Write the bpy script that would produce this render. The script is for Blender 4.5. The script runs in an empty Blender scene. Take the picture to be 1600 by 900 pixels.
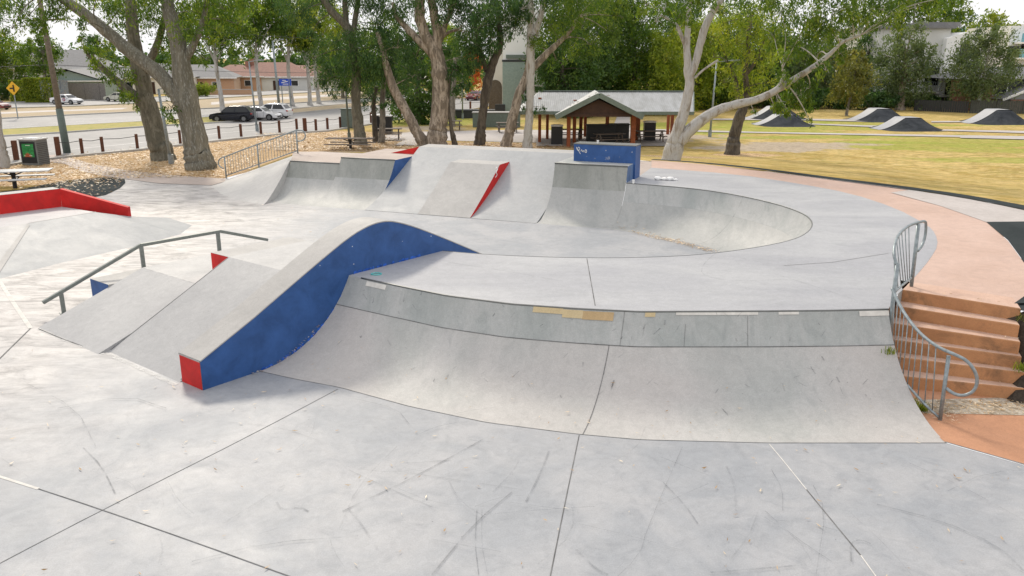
import bpy, bmesh, math, random
import numpy as np
from mathutils import Vector, Matrix
from mathutils.geometry import delaunay_2d_cdt
random.seed(7)
rng = np.random.default_rng(7)
S = bpy.context.scene
COL = S.collection
# ------------------------------------------------------------------ camera model
F, HOR, CH = 1280.0, 90.0, 5.5
TH = math.atan((450 - HOR) / F); CT, ST = math.cos(TH), math.sin(TH)
D = 1.35
def ray(px, py):
    u = (px - 800) / F; v = (py - 450) / F
    return u, CT - v * ST, -(ST + v * CT)
def G(px, py, z=0.0):
    dx, dy, dz = ray(px, py); t = (z - CH) / dz
    return (dx * t, dy * t, z)
def A(px, py, Y):
    dx, dy, dz = ray(px, py); t = Y / dy
    return (dx * t, Y, CH + dz * t)
def plen(px_, Y): return px_ * Y / F * 1.02
# ------------------------------------------------------------------ terrain height
EDGE = [(-13.6, 38.75, 0.0), (-9.8, 38.1, 1.3), (-4.4, 36.6, 1.5), (3.0, 34.9, 1.5), (5.8, 34.2, 1.35), (9.69, 31.04, 1.35),
        (12.74, 27.07, 1.35), (14.68, 23.23, 1.35), (16.5, 18.0, 1.35), (17.0, 14.0, 1.35)]
def Hf(x, y):
    best = 1e9; bz = 0
    for a, b in zip(EDGE[:-1], EDGE[1:]):
        ex, ey = b[0] - a[0], b[1] - a[1]; L2 = ex * ex + ey * ey
        k = max(0, min(1, ((x - a[0]) * ex + (y - a[1]) * ey) / L2))
        d = math.hypot(x - a[0] - k * ex, y - a[1] - k * ey)
        if d < best: best = d; bz = a[2] + k * (b[2] - a[2])
    w = 6 if x < -10 else (15 if x > -4 else 6 + 9 * (x + 10) / 6)
    return bz * max(0, 1 - best / w)
def GT(px, py):
    dx, dy, dz = ray(px, py); t = 20.0
    while t < 400:
        if CH + dz * t <= Hf(dx * t, dy * t): break
        t += 0.25
    lo, hi = t - 0.25, t
    for _ in range(12):
        m = (lo + hi) / 2
        if CH + dz * m <= Hf(dx * m, dy * m): hi = m
        else: lo = m
    return (dx * hi, dy * hi, Hf(dx * hi, dy * hi))
# ------------------------------------------------------------------ object helpers
ORG = {}
def tag(o, label=None, cat=None, group=None, kind=None):
    if label: o['label'] = label
    if cat: o['category'] = cat
    if group: o['group'] = group
    if kind: o['kind'] = kind
    return o
def root(name, loc, label, cat, group=None):
    o = bpy.data.objects.new(name, None); COL.objects.link(o); o.location = loc
    o.empty_display_size = 0.3
    ORG[o.name] = Vector(loc)
    return tag(o, label, cat, group)
def children(o): return [c for c in bpy.data.objects if c.parent == o]
def copy_tree(o, parent=None):
    c = o.copy(); COL.objects.link(c); c.parent = parent
    for ch in children(o): copy_tree(ch, c)
    return c
class MB:
    def __init__(s): s.v = []; s.f = []; s.m = []; s.mi = 0
    def add(s, vs, fs):
        n = len(s.v); s.v += [tuple(p) for p in vs]
        for f in fs: s.f.append(tuple(i + n for i in f)); s.m.append(s.mi)
        return s
    def box(s, c, d, rz=0.0, M=None):
        x, y, z = d[0] / 2, d[1] / 2, d[2] / 2; cr, sr = math.cos(rz), math.sin(rz)
        vs = []
        for k in (-z, z):
            for (i, j) in ((-x, -y), (x, -y), (x, y), (-x, y)):
                p = (c[0] + i * cr - j * sr, c[1] + i * sr + j * cr, c[2] + k)
                vs.append(M @ Vector(p) if M else p)
        return s.add(vs, [(3, 2, 1, 0), (4, 5, 6, 7), (0, 1, 5, 4), (1, 2, 6, 5), (2, 3, 7, 6), (3, 0, 4, 7)])
    def beam(s, p, q, w, h):
        p, q = Vector(p), Vector(q); d = (q - p).normalized()
        sd = d.cross(Vector((0, 0, 1)))
        if sd.length < 1e-3: sd = Vector((1, 0, 0))
        sd.normalize(); up = sd.cross(d)
        vs = []
        for c in (p, q):
            for a, b in ((-1, -1), (1, -1), (1, 1), (-1, 1)): vs.append(c + sd * a * w / 2 + up * b * h / 2)
        return s.add(vs, [(3, 2, 1, 0), (4, 5, 6, 7), (0, 1, 5, 4), (1, 2, 6, 5), (2, 3, 7, 6), (3, 0, 4, 7)])
    def tube(s, path, r, n=10, cap=True):
        P = [Vector(p) for p in path]; m = len(P)
        R = r if isinstance(r, (list, tuple)) else [r] * m
        vs = []; prev = None
        for i, p in enumerate(P):
            d = (P[min(i + 1, m - 1)] - P[max(i - 1, 0)]).normalized()
            if prev is None:
                a = Vector((0, 0, 1)) if abs(d.z) < .9 else Vector((1, 0, 0))
                u = d.cross(a).normalized()
            else:
                u = (prev - d * prev.dot(d)).normalized()
            prev = u; w = d.cross(u)
            for k in range(n):
                t = 2 * math.pi * k / n
                vs.append(p + (u * math.cos(t) + w * math.sin(t)) * R[i])
        fs = []
        for i in range(m - 1):
            for k in range(n):
                a = i * n + k; b = i * n + (k + 1) % n
                fs.append((a, b, b + n, a + n))
        if cap: fs.append(tuple(range(n - 1, -1, -1))); fs.append(tuple(range((m - 1) * n, m * n)))
        return s.add(vs, fs)
    def prism(s, poly, z0, z1):
        n = len(poly)
        ar = sum(poly[i][0] * poly[(i + 1) % n][1] - poly[(i + 1) % n][0] * poly[i][1] for i in range(n))
        if ar < 0: poly = poly[::-1]
        vs = [(p[0], p[1], z0 if not callable(z0) else z0(p)) for p in poly] + [(p[0], p[1], z1) for p in poly]
        fs = [tuple(range(n - 1, -1, -1)), tuple(range(n, 2 * n))]
        for i in range(n): fs.append((i, (i + 1) % n, (i + 1) % n + n, i + n))
        return s.add(vs, fs)
    def grid(s, rows):
        n = len(rows[0]); vs = [p for r in rows for p in r]
        fs = [(i * n + k, i * n + k + 1, (i + 1) * n + k + 1, (i + 1) * n + k) for i in range(len(rows) - 1) for k in range(n - 1)]
        return s.add(vs, fs)
    def strip(s, pts, w, dz=0.0):
        P = [Vector(p) for p in pts]; a = []; b = []
        for i, p in enumerate(P):
            d = P[min(i + 1, len(P) - 1)] - P[max(i - 1, 0)]; d.z = 0; d.normalize()
            nn = Vector((-d.y, d.x, 0)); ww = w[i] if isinstance(w, (list, tuple)) else w
            a.append(p + nn * ww / 2 + Vector((0, 0, dz))); b.append(p - nn * ww / 2 + Vector((0, 0, dz)))
        return s.grid([b, a])
    def disc(s, c, r, axis='z', n=16, th=0.02):
        vs = []; ax = {'x': 0, 'y': 1, 'z': 2}[axis]
        for k in (-th / 2, th / 2):
            for i in range(n):
                t = 2 * math.pi * i / n; q = [0, 0, 0]
                q[ax] = k; q[(ax + 1) % 3] = r * math.cos(t); q[(ax + 2) % 3] = r * math.sin(t)
                vs.append((c[0] + q[0], c[1] + q[1], c[2] + q[2]))
        fs = [tuple(range(n - 1, -1, -1)), tuple(range(n, 2 * n))] + [(i, (i + 1) % n, (i + 1) % n + n, i + n) for i in range(n)]
        return s.add(vs, fs)
    def build(s, name, mats, parent=None, smooth=False, bevel=0.0):
        org = ORG[parent.name] if parent else Vector((0, 0, 0))
        me = bpy.data.meshes.new(name)
        me.from_pydata([(p[0] - org[0], p[1] - org[1], p[2] - org[2]) for p in s.v], [], s.f)
        if not isinstance(mats, (list, tuple)): mats = [mats]
        for m in mats: me.materials.append(m)
        if len(mats) > 1: me.polygons.foreach_set('material_index', s.m)
        if smooth:
            me.polygons.foreach_set('use_smooth', [True] * len(s.f))
        me.update()
        o = bpy.data.objects.new(name, me); COL.objects.link(o)
        if parent: o.parent = parent
        ORG[o.name] = org
        if bevel:
            b = o.modifiers.new('b', 'BEVEL'); b.width = bevel; b.segments = 2; b.limit_method = 'ANGLE'; b.angle_limit = 0.7
        return o
def inside(x, y, poly):
    c = False; n = len(poly); j = n - 1
    for i in range(n):
        xi, yi = poly[i][0], poly[i][1]; xj, yj = poly[j][0], poly[j][1]
        if (yi > y) != (yj > y) and x < (xj - xi) * (y - yi) / (yj - yi) + xi: c = not c
        j = i
    return c
def resample(pts, n):
    P = [Vector(p) for p in pts]; L = [0]
    for a, b in zip(P[:-1], P[1:]): L.append(L[-1] + (b - a).length)
    out = []
    for i in range(n):
        t = L[-1] * i / (n - 1); k = 0
        while k < len(L) - 2 and L[k + 1] < t: k += 1
        f = (t - L[k]) / max(1e-9, L[k + 1] - L[k]); out.append(P[k].lerp(P[k + 1], f))
    return out
def smooth_line(pts, it=2):
    P = [Vector(p) for p in pts]
    for _ in range(it):
        Q = [P[0]]
        for a, b in zip(P[:-1], P[1:]): Q.append(a.lerp(b, .25)); Q.append(a.lerp(b, .75))
        Q.append(P[-1]); P = Q
    return P
def tri_poly(outer, res, zf, holes=(), extra=(), jitter=0.0):
    """triangulated sheet bounded by outer; z from zf(x,y) or own z for boundary points carrying one"""
    V = []; E = []; Z = []
    def ring(r):
        n0 = len(V); pts = []
        for i in range(len(r)):
            a = r[i]; b = r[(i + 1) % len(r)]; L = math.hypot(b[0] - a[0], b[1] - a[1]); k = max(1, int(L / (res * 1.5))) if res else 1
            k = min(k, 60)
            for j in range(k):
                t = j / k; pts.append([a[q] + (b[q] - a[q]) * t for q in range(len(a))])
        for p in pts: V.append(Vector((p[0], p[1]))); Z.append(p[2] if len(p) > 2 else None)
        m = len(pts)
        for i in range(m): E.append((n0 + i, n0 + (i + 1) % m))
    ring(outer)
    for h in holes: ring(h)
    if res:
        x0 = min(p[0] for p in outer); x1 = max(p[0] for p in outer); y0 = min(p[1] for p in outer); y1 = max(p[1] for p in outer)
        y = y0 + res / 2
        while y < y1:
            x = x0 + res / 2
            while x < x1:
                if inside(x, y, outer) and not any(inside(x, y, h) for h in holes): V.append(Vector((x, y))); Z.append(None)
                x += res
            y += res
    for p in extra: V.append(Vector((p[0], p[1]))); Z.append(None)
    r = delaunay_2d_cdt(V, E, [], 0, 1e-5)
    vs, fs, ov = r[0], r[2], r[3]
    out = []
    for i, v in enumerate(vs):
        z = None
        for k in ov[i]:
            if k < len(Z) and Z[k] is not None: z = Z[k]
        out.append((v.x, v.y, zf(v.x, v.y) if z is None else z))
    tris = []
    for f in fs:
        cx = sum(vs[i].x for i in f) / 3; cy = sum(vs[i].y for i in f) / 3
        if inside(cx, cy, outer) and not any(inside(cx, cy, h) for h in holes):
            a, b, c = [vs[i] for i in f]
            ar = (b.x - a.x) * (c.y - a.y) - (c.x - a.x) * (b.y - a.y)
            if abs(ar) < 1e-9: continue
            tris.append(tuple(f) if ar > 0 else tuple(f[::-1]))
    return out, tris
def arc_prof(a):
    def f(t): return math.sin(t * a) / math.sin(a), (1 - math.cos(t * a)) / (1 - math.cos(a))
    return f
def loft_rows(base, lip, a, t0=0.0, t1=1.0, n=14, off=0.0):
    f = arc_prof(a) if a > 0 else (lambda t: (t, t ** (1 - a))); rows = []   # a <= 0: planar bank, easing in at the foot
    for i in range(n + 1):
        t = t0 + (t1 - t0) * i / n; x, z = f(t)
        rows.append([Vector((b.x + (l.x - b.x) * x, b.y + (l.y - b.y) * x, b.z + (l.z - b.z) * z + off)) for b, l in zip(base, lip)])
    return rows
# ------------------------------------------------------------------ materials
def nm(name):
    m = bpy.data.materials.new(name); m.use_nodes = True; nt = m.node_tree; nt.nodes.clear()
    o = nt.nodes.new('ShaderNodeOutputMaterial'); b = nt.nodes.new('ShaderNodeBsdfPrincipled')
    nt.links.new(b.outputs[0], o.inputs[0]); return m, nt, b, o
def nd(nt, t, **k):
    n = nt.nodes.new(t)
    for a, b in k.items(): setattr(n, a, b)
    return n
def noise(nt, vec, scale, detail=5, rough=.6, dist=0.0):
    n = nd(nt, 'ShaderNodeTexNoise'); n.inputs['Scale'].default_value = scale; n.inputs['Detail'].default_value = detail
    n.inputs['Roughness'].default_value = rough; n.inputs['Distortion'].default_value = dist
    nt.links.new(vec, n.inputs['Vector']); return n.outputs['Fac']
def ramp(nt, fac, stops):
    r = nd(nt, 'ShaderNodeValToRGB'); e = r.color_ramp.elements
    while len(e) < len(stops): e.new(.5)
    for i, (p, c) in enumerate(stops):
        e[i].position = p; e[i].color = (c, c, c, 1) if not isinstance(c, tuple) else (*c, 1)
    nt.links.new(fac, r.inputs[0]); return r.outputs[0]
def mixc(nt, fac, a, b, mode='MIX'):
    n = nd(nt, 'ShaderNodeMix', data_type='RGBA', blend_type=mode)
    for i, v in ((0, fac), (6, a), (7, b)):
        if isinstance(v, (int, float)): n.inputs[i].default_value = v
        elif isinstance(v, tuple): n.inputs[i].default_value = (*v, 1)
        else: nt.links.new(v, n.inputs[i])
    return n.outputs[2]
def coords(nt, scale=None):
    g = nd(nt, 'ShaderNodeNewGeometry').outputs['Position']
    if scale:
        mp = nd(nt, 'ShaderNodeMapping'); mp.inputs['Scale'].default_value = scale; nt.links.new(g, mp.inputs[0]); return mp.outputs[0]
    return g
def bump(nt, b, h, dist, strength=1.0):
    n = nd(nt, 'ShaderNodeBump'); n.inputs['Distance'].default_value = dist; n.inputs['Strength'].default_value = strength
    nt.links.new(h, n.inputs['Height']); nt.links.new(n.outputs[0], b.inputs['Normal'])
def concrete(name, c1, c2, c3=None, rough=(.5, .8), stain=.5, streak=None, big=.35, warm=None, region=False, spec=.5):
    """two tones by large blotches, third by mid-size stains, speckle on top"""
    m, nt, b, o = nm(name); P = coords(nt, streak)
    P0 = coords(nt)
    big_n = noise(nt, P, big, 7, .62, .6)
    col = mixc(nt, ramp(nt, big_n, [(.40, 0.0), (.60, 1.0)]), c1, c2)
    st = noise(nt, P, 1.7, 8, .7, 1.2)
    if c3: col = mixc(nt, ramp(nt, st, [(.5, 0.0), (.72, stain)]), col, c3)
    if warm:
        wn = noise(nt, P0, .22, 4, .5, .4); col = mixc(nt, ramp(nt, wn, [(.42, 0.0), (.6, 1.0)]), col, warm)
    if region:   # the trowelled slab end is blotchy with wear, its paleness painted-in glare
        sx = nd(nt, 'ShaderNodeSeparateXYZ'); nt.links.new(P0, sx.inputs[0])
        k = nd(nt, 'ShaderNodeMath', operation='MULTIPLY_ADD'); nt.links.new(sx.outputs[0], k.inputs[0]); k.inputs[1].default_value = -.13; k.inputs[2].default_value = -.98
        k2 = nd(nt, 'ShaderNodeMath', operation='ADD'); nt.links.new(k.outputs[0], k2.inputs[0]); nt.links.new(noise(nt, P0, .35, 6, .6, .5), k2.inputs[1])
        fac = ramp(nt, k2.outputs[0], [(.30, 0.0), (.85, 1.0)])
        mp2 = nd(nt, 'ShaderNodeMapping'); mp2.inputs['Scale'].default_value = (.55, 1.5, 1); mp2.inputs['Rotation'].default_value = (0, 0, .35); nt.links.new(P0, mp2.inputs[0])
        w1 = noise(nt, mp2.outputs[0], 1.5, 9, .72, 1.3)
        worn_glare = ramp(nt, w1, [(.38, (.25, .24, .238)), (.48, (.42, .40, .39)), (.58, (.55, .53, .515))])
        col = mixc(nt, fac, col, worn_glare)
    sp = noise(nt, P0, 55, 3, .8)
    col = mixc(nt, 1.0, col, ramp(nt, sp, [(.25, .80), (.75, 1.10)]), 'MULTIPLY')
    col = mixc(nt, 1.0, col, ramp(nt, noise(nt, P0, 6.5, 6, .75, .8), [(.3, .90), (.7, 1.07)]), 'MULTIPLY')
    # pin holes and small dirt specks
    vo = nd(nt, 'ShaderNodeTexVoronoi'); vo.inputs['Scale'].default_value = 5.0; nt.links.new(P0, vo.inputs['Vector'])
    vm = ramp(nt, vo.outputs['Distance'], [(.035, 0.55), (.06, 1.0)])
    col = mixc(nt, ramp(nt, noise(nt, P0, 1.1, 2), [(.55, 0.0), (.6, 1.0)]), col, mixc(nt, 1.0, col, vm, 'MULTIPLY'))
    nt.links.new(col, b.inputs['Base Color'])
    rr = nd(nt, 'ShaderNodeMapRange'); rr.inputs[3].default_value = rough[0]; rr.inputs[4].default_value = rough[1]
    nt.links.new(noise(nt, P, 1.1, 6, .65, .8), rr.inputs[0]); nt.links.new(rr.outputs[0], b.inputs['Roughness'])
    bump(nt, b, noise(nt, P0, 38, 4, .7), .0025, .5)
    b.inputs['Specular IOR Level'].default_value = spec
    return m
def paint(name, c, chip=(.5, .5, .48), amt=.70, rough=.55, fadeamt=.35):
    m, nt, b, o = nm(name); P = coords(nt)
    n1 = noise(nt, P, 2.2, 6, .65, .5); n2 = noise(nt, P, 9, 5, .7, .4)
    dk = tuple(x * .78 for x in c); lt = tuple(min(1, x * 1.3 + .012 * (c[2] > .05)) for x in c)
    n4 = noise(nt, coords(nt, (1.0, 1.0, 5.0)), 5, 6, .75, .6)
    col = mixc(nt, ramp(nt, n1, [(.3, 0.0), (.75, 1.0)]), dk, lt)
    col = mixc(nt, ramp(nt, n2, [(amt, 0.0), (amt + .03, .8)]), col, chip)
    col = mixc(nt, ramp(nt, n4, [(.60, 0.0), (.72, fadeamt)]), col, tuple(min(1, x * .8 + .12) for x in c))
    nt.links.new(col, b.inputs['Base Color']); b.inputs['Roughness'].default_value = rough
    bump(nt, b, noise(nt, P, 30, 4, .7), .003, .5)
    return m
def plain(name, c, rough=.6, metal=0.0, var=.15, scale=6.0, bmp=0.0, coat=0.0):
    m, nt, b, o = nm(name); P = coords(nt)
    n = noise(nt, P, scale, 5, .65)
    lo = tuple(x * (1 - var) for x in c); hi = tuple(min(1, x * (1 + var)) for x in c)
    nt.links.new(mixc(nt, ramp(nt, n, [(.3, 0.0), (.7, 1.0)]), lo, hi), b.inputs['Base Color'])
    b.inputs['Roughness'].default_value = rough; b.inputs['Metallic'].default_value = metal
    if name == 'black_car_paint': b.inputs['Specular IOR Level'].default_value = .25
    if coat: b.inputs['Coat Weight'].default_value = coat; b.inputs['Coat Roughness'].default_value = .05
    if bmp: bump(nt, b, noise(nt, P, scale * 4, 4, .7), bmp, .6)
    return m
def brick(name, c1, c2, mortar, scale=4.0, rough=.85):
    m, nt, b, o = nm(name)
    t = nd(nt, 'ShaderNodeTexCoord'); n = nd(nt, 'ShaderNodeTexBrick'); n.inputs['Scale'].default_value = scale
    n.inputs['Color1'].default_value = (*c1, 1); n.inputs['Color2'].default_value = (*c2, 1); n.inputs['Mortar'].default_value = (*mortar, 1)
    mp = nd(nt, 'ShaderNodeMapping'); mp.inputs['Rotation'].default_value = (math.radians(90), 0, 0)
    nt.links.new(t.outputs['Object'], mp.inputs[0]); nt.links.new(mp.outputs[0], n.inputs[0]); nt.links.new(n.outputs[0], b.inputs['Base Color'])
    b.inputs['Roughness'].default_value = rough; return m
def barkmat(name, c1, c2, c3, amount=.5, zs=.9):
    m, nt, b, o = nm(name); P = coords(nt, (3.0, 3.0, zs)); P2 = coords(nt, (9, 9, 1.6))
    n1 = noise(nt, P, 1.3, 6, .6, .9); n2 = noise(nt, P2, 2.0, 6, .7, .4)
    col = mixc(nt, ramp(nt, n1, [(amount - .06, 0.0), (amount + .05, 1.0)]), c1, c2)
    col = mixc(nt, ramp(nt, n2, [(.52, 0.0), (.66, .9)]), col, c3)
    nt.links.new(col, b.inputs['Base Color']); b.inputs['Roughness'].default_value = .85
    bump(nt, b, n2, .07, 1.0); return m
def leafmat(name, c1, c2, c3, trans=.5):
    m, nt, b, o = nm(name)
    at = nd(nt, 'ShaderNodeAttribute', attribute_name='rnd')
    col = ramp(nt, at.outputs['Fac'], [(0.0, c1), (.55, c2), (1.0, c3)])
    P = coords(nt); col = mixc(nt, 1.0, col, ramp(nt, noise(nt, P, .7, 3), [(.3, .7), (.7, 1.25)]), 'MULTIPLY')
    nt.links.new(col, b.inputs['Base Color']); b.inputs['Roughness'].default_value = .5
    tr = nd(nt, 'ShaderNodeBsdfTranslucent'); nt.links.new(mixc(nt, 1.0, col, (1.0, 1.0, .45), 'MULTIPLY'), tr.inputs[0])
    # brighter transmitted light through thin leaf
    mx = nd(nt, 'ShaderNodeMixShader'); mx.inputs[0].default_value = trans
    nt.links.new(b.outputs[0], mx.inputs[1]); nt.links.new(tr.outputs[0], mx.inputs[2]); nt.links.new(mx.outputs[0], o.inputs[0])
    return m
def fade(name, c, alpha, scale=3.0):
    """thin residue on the surface: rubber scuffs, chalk, patches"""
    m, nt, b, o = nm(name); b.inputs['Base Color'].default_value = (*c, 1); b.inputs['Roughness'].default_value = .8
    tr = nd(nt, 'ShaderNodeBsdfTransparent'); mx = nd(nt, 'ShaderNodeMixShader'); P = coords(nt)
    nt.links.new(ramp(nt, noise(nt, P, scale, 5, .7, .5), [(.38, 0.0), (.62, alpha)]), mx.inputs[0])
    nt.links.new(tr.outputs[0], mx.inputs[1]); nt.links.new(b.outputs[0], mx.inputs[2]); nt.links.new(mx.outputs[0], o.inputs[0])
    return m
M = {}
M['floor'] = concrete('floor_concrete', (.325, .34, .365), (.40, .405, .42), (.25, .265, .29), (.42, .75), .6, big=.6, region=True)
M['floor_left'] = concrete('worn_glare_concrete', (.47, .455, .45), (.55, .53, .52), (.37, .36, .36), (.34, .62), .6, streak=(.55, 1.6, 1), big=.5)  # unused paler floor tone with the left-hand glare in its colour
M['deck'] = concrete('deck_concrete', (.37, .375, .40), (.445, .45, .465), (.31, .32, .34), (.45, .7), .5, streak=(.6, 1.3, 1))
M['trans'] = concrete('transition_concrete', (.42, .425, .41), (.51, .50, .485), (.34, .35, .345), (.5, .75), .65, streak=(1.8, .8, .6), warm=(.50, .475, .455))
M['band'] = concrete('band_concrete', (.365, .385, .375), (.46, .465, .455), (.28, .305, .30), (.5, .75), .6, streak=(2.2, .8, .5))
M['far'] = concrete('far_ramp_concrete', (.37, .38, .37), (.45, .45, .435), (.29, .305, .30), (.5, .75), .5, streak=(1.8, .7, .6))
M['bandfar'] = concrete('far_band_concrete', (.29, .30, .275), (.355, .36, .335), (.22, .235, .22), (.5, .75), .6, streak=(2.2, .8, .5))
M['bank'] = concrete('bank_concrete', (.33, .345, .36), (.385, .395, .405), (.29, .305, .32), (.5, .75), .4)
M['ramp'] = concrete('funbox_concrete', (.385, .385, .39), (.45, .448, .448), (.34, .342, .35), (.5, .75), .45)
M['cap'] = concrete('ledge_cap_concrete', (.39, .38, .37), (.445, .435, .42), (.32, .32, .31), (.55, .8), .5)
M['pink'] = concrete('pink_path_concrete', (.54, .375, .30), (.60, .43, .355), (.46, .32, .265), (.6, .85), .5)
M['orange'] = concrete('orange_path_concrete', (.50, .25, .14), (.57, .30, .18), (.41, .20, .115), (.6, .85), .5)
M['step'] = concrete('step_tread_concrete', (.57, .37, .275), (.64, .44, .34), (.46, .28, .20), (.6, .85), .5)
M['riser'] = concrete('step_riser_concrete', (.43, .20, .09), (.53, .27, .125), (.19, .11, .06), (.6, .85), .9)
M['pathpale'] = concrete('pale_path_concrete', (.46, .42, .395), (.53, .485, .46), (.40, .36, .34), (.6, .85))
M['pathpink'] = concrete('dusty_path_concrete', (.42, .345, .305), (.50, .42, .375), (.34, .28, .24), (.6, .85))
M['kerb'] = concrete('kerb_concrete', (.42, .41, .39), (.52, .51, .49), None, (.7, .9))
M['asphalt'] = concrete('asphalt', (.27, .265, .26), (.35, .34, .335), (.22, .22, .22), (.6, .85), .5, big=.08)
M['rubber'] = concrete('dark_rubber', (.032, .04, .042), (.05, .06, .062), None, (.85, 1.0), spec=.1)
M['pumpdark'] = concrete('dark_asphalt', (.035, .04, .046), (.06, .066, .075), (.11, .12, .13), (.9, 1.0), .35, big=.8, spec=.1)
M['blue'] = paint('blue_paint', (.016, .078, .255), (.30, .36, .45), .76, .55, .15)
M['bluel'] = paint('faded_blue_paint', (.05, .12, .27), (.45, .47, .5), .72)
M['red'] = paint('red_paint', (.55, .012, .010), (.34, .012, .010), .66, .7, 0.0)
M['joint'] = plain('joint_dark', (.15, .15, .15), .9, 0, .5, 3)
M['jointlight'] = plain('joint_filler', (.66, .64, .60), .9)
M['coping'] = plain('steel_coping', (.16, .165, .16), .45, .6)
M['railgrey'] = plain('grey_rail_steel', (.21, .23, .215), .42, .35, .2, 14)
M['galv'] = plain('galvanised_steel', (.27, .31, .325), .42, .45, .3, 14)
M['scuff'] = fade('rubber_scuff', (.10, .11, .12), .38)
M['scuff2'] = fade('faint_scuff', (.14, .15, .16), .22)
M['chalk'] = fade('pale_residue', (.75, .74, .72), .75)
M['patch_ochre'] = concrete('ochre_patch', (.56, .44, .24), (.62, .50, .30), None)
M['patch_brown'] = concrete('brown_patch', (.46, .32, .15), (.52, .37, .2), None)
M['white'] = plain('white_paint', (.82, .82, .81), .6)
M['barkstreak'] = barkmat('bark_pale_streaks', (.14, .132, .10), (.20, .185, .14), (.40, .40, .37), .52, .35)
M['bankpale'] = concrete('pale_bank_concrete', (.48, .47, .46), (.56, .55, .53), (.40, .40, .39), (.45, .7), .5)
M['timber'] = plain('red_timber', (.27, .075, .025), .7, 0, .3, 5, .004)
M['bollard'] = plain('brown_timber', (.12, .045, .022), .8, 0, .3, 8, .004)
M['darktimber'] = plain('dark_brown_timber', (.055, .026, .016), .75, 0, .3, 4)
M['black'] = plain('black_plastic', (.012, .014, .018), .45)
M['dark'] = plain('dark_grey_metal', (.035, .038, .042), .5)
M['fascia'] = plain('grey_green_fascia', (.15, .19, .165), .6)
M['greenbox'] = plain('dull_green_metal', (.12, .155, .14), .6)
M['tabletop'] = plain('pale_table_slats', (.56, .57, .57), .5)
M['glass'] = plain('dark_glass', (.012, .015, .018), .15, 0, .1)
M['tyre'] = plain('tyre_rubber', (.014, .014, .015), .8)
M['rim'] = plain('wheel_rim', (.20, .205, .21), .4, .6)
M['carwhite'] = plain('white_car_paint', (.70, .71, .73), .25, 0, .03, 2, 0, .8)
M['carblack'] = plain('black_car_paint', (.008, .010, .018), .35, 0, .1, 2, 0, .25)
M['carbeige'] = plain('beige_car_paint', (.50, .50, .42), .3, 0, .03, 2, 0, .6)
M['carred'] = plain('maroon_car_paint', (.17, .012, .02), .25, 0, .1, 2, 0, .9)
M['lampred'] = plain('red_lens', (.3, .01, .01), .2)
M['lampclear'] = plain('clear_lens', (.6, .6, .6), .1)
M['barkgrey'] = barkmat('bark_grey_brown', (.17, .155, .13), (.30, .27, .23), (.085, .068, .055), .5)
M['barkold'] = barkmat('bark_weathered', (.13, .122, .09), (.21, .195, .15), (.055, .05, .04), .52)
M['barkpale'] = barkmat('bark_pale_gum', (.50, .49, .47), (.30, .26, .21), (.36, .33, .30), .58)
M['barkmix'] = barkmat('bark_peeling_gum', (.47, .40, .33), (.22, .18, .14), (.10, .085, .07), .50)
M['barkdark'] = barkmat('bark_dark', (.075, .062, .05), (.13, .11, .085), (.035, .03, .025), .5)
M['leafA'] = leafmat('leaf_gum_green', (.036, .085, .012), (.10, .19, .020), (.33, .40, .045))
M['leafB'] = leafmat('leaf_bluish_green', (.020, .062, .022), (.055, .13, .036), (.15, .245, .055), .42)
M['leafC'] = leafmat('leaf_yellow_green', (.12, .20, .016), (.25, .33, .028), (.46, .48, .05))
M['leafD'] = leafmat('leaf_dark_green', (.028, .075, .018), (.075, .155, .034), (.18, .27, .055), .45)
M['leafF'] = leafmat('leaf_grey_green', (.065, .105, .045), (.135, .19, .08), (.25, .31, .13), .45)
M['leafE'] = leafmat('leaf_olive', (.11, .135, .035), (.20, .21, .05), (.34, .32, .07))
M['leafO'] = leafmat('leaf_autumn_orange', (.45, .10, .03), (.6, .16, .05), (.7, .3, .08))
M['litter'] = leafmat('dry_leaf', (.22, .10, .035), (.56, .36, .17), (.86, .76, .62), .2)
# ================================================================== SKATE PARK
def fb(u, v, z=0.0): return (-10.16 + .927 * u + .374 * v, 32.2 - .374 * u + .927 * v, z)     # far bank frame
def fu(s, o, z=0.0): return (-10.02 + .62 * s + .785 * o, 16.46 + .785 * s - .62 * o, z)      # funbox frame
# ---- floor slab
OUT = [(-34, 0.5, 0), (-34, 27, 0), (-25, 30.0, 0)] + [G(*p) for p in [(-20, 322), (60, 314), (125, 311), (165, 304), (188, 293), (195, 285), (190, 279)]] + \
      [(-15.3, 38.9, 0), (-13.6, 38.75, 0)]
RAISED = [(-9.8, 38.1, 1.3), (-4.4, 36.6, 1.5), (3.0, 34.9, 1.5), (5.8, 34.2, 1.35), (9.69, 31.04, 1.35), (12.74, 27.07, 1.35), (14.68, 23.23, 1.35), (16.5, 18, 1.35), (17, 14, 1.35)]
PARK = OUT + RAISED + [(13.5, 11.2, 0), (13, .5, 0)]
fl = MB()
fo = [(p[0], p[1]) for p in OUT] + [(-9.0, 36.5), (0, 33.5), (8, 29), (9.2, 22), (9.2, 14), (7.2, 13.4)]
orange = [G(1384, 600)[:2], (6.43, 11.07), (7.18, 10.38), (8.2, 9.3), (9.6, 7.4), (12.2, 4), (14, .5), (13.4, 11.2), (12, 12.9), (7, 13.3)]
FLOOR_EDGE = [(-34, .5), (-34, 27), (-25, 30)] + [p[:2] for p in OUT[3:]] + [(-9.0, 36.6), (0, 33.6), (8, 29.2), (9, 22), (9, 14), (6.55, 13.4), (6.43, 11.07), (7.18, 10.38), (8.2, 9.3), (9.6, 7.4), (12.2, 4), (13.2, .5)]
vs, ts = tri_poly(FLOOR_EDGE, 0, lambda x, y: 0.0)
fl.add(vs, ts)
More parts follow.
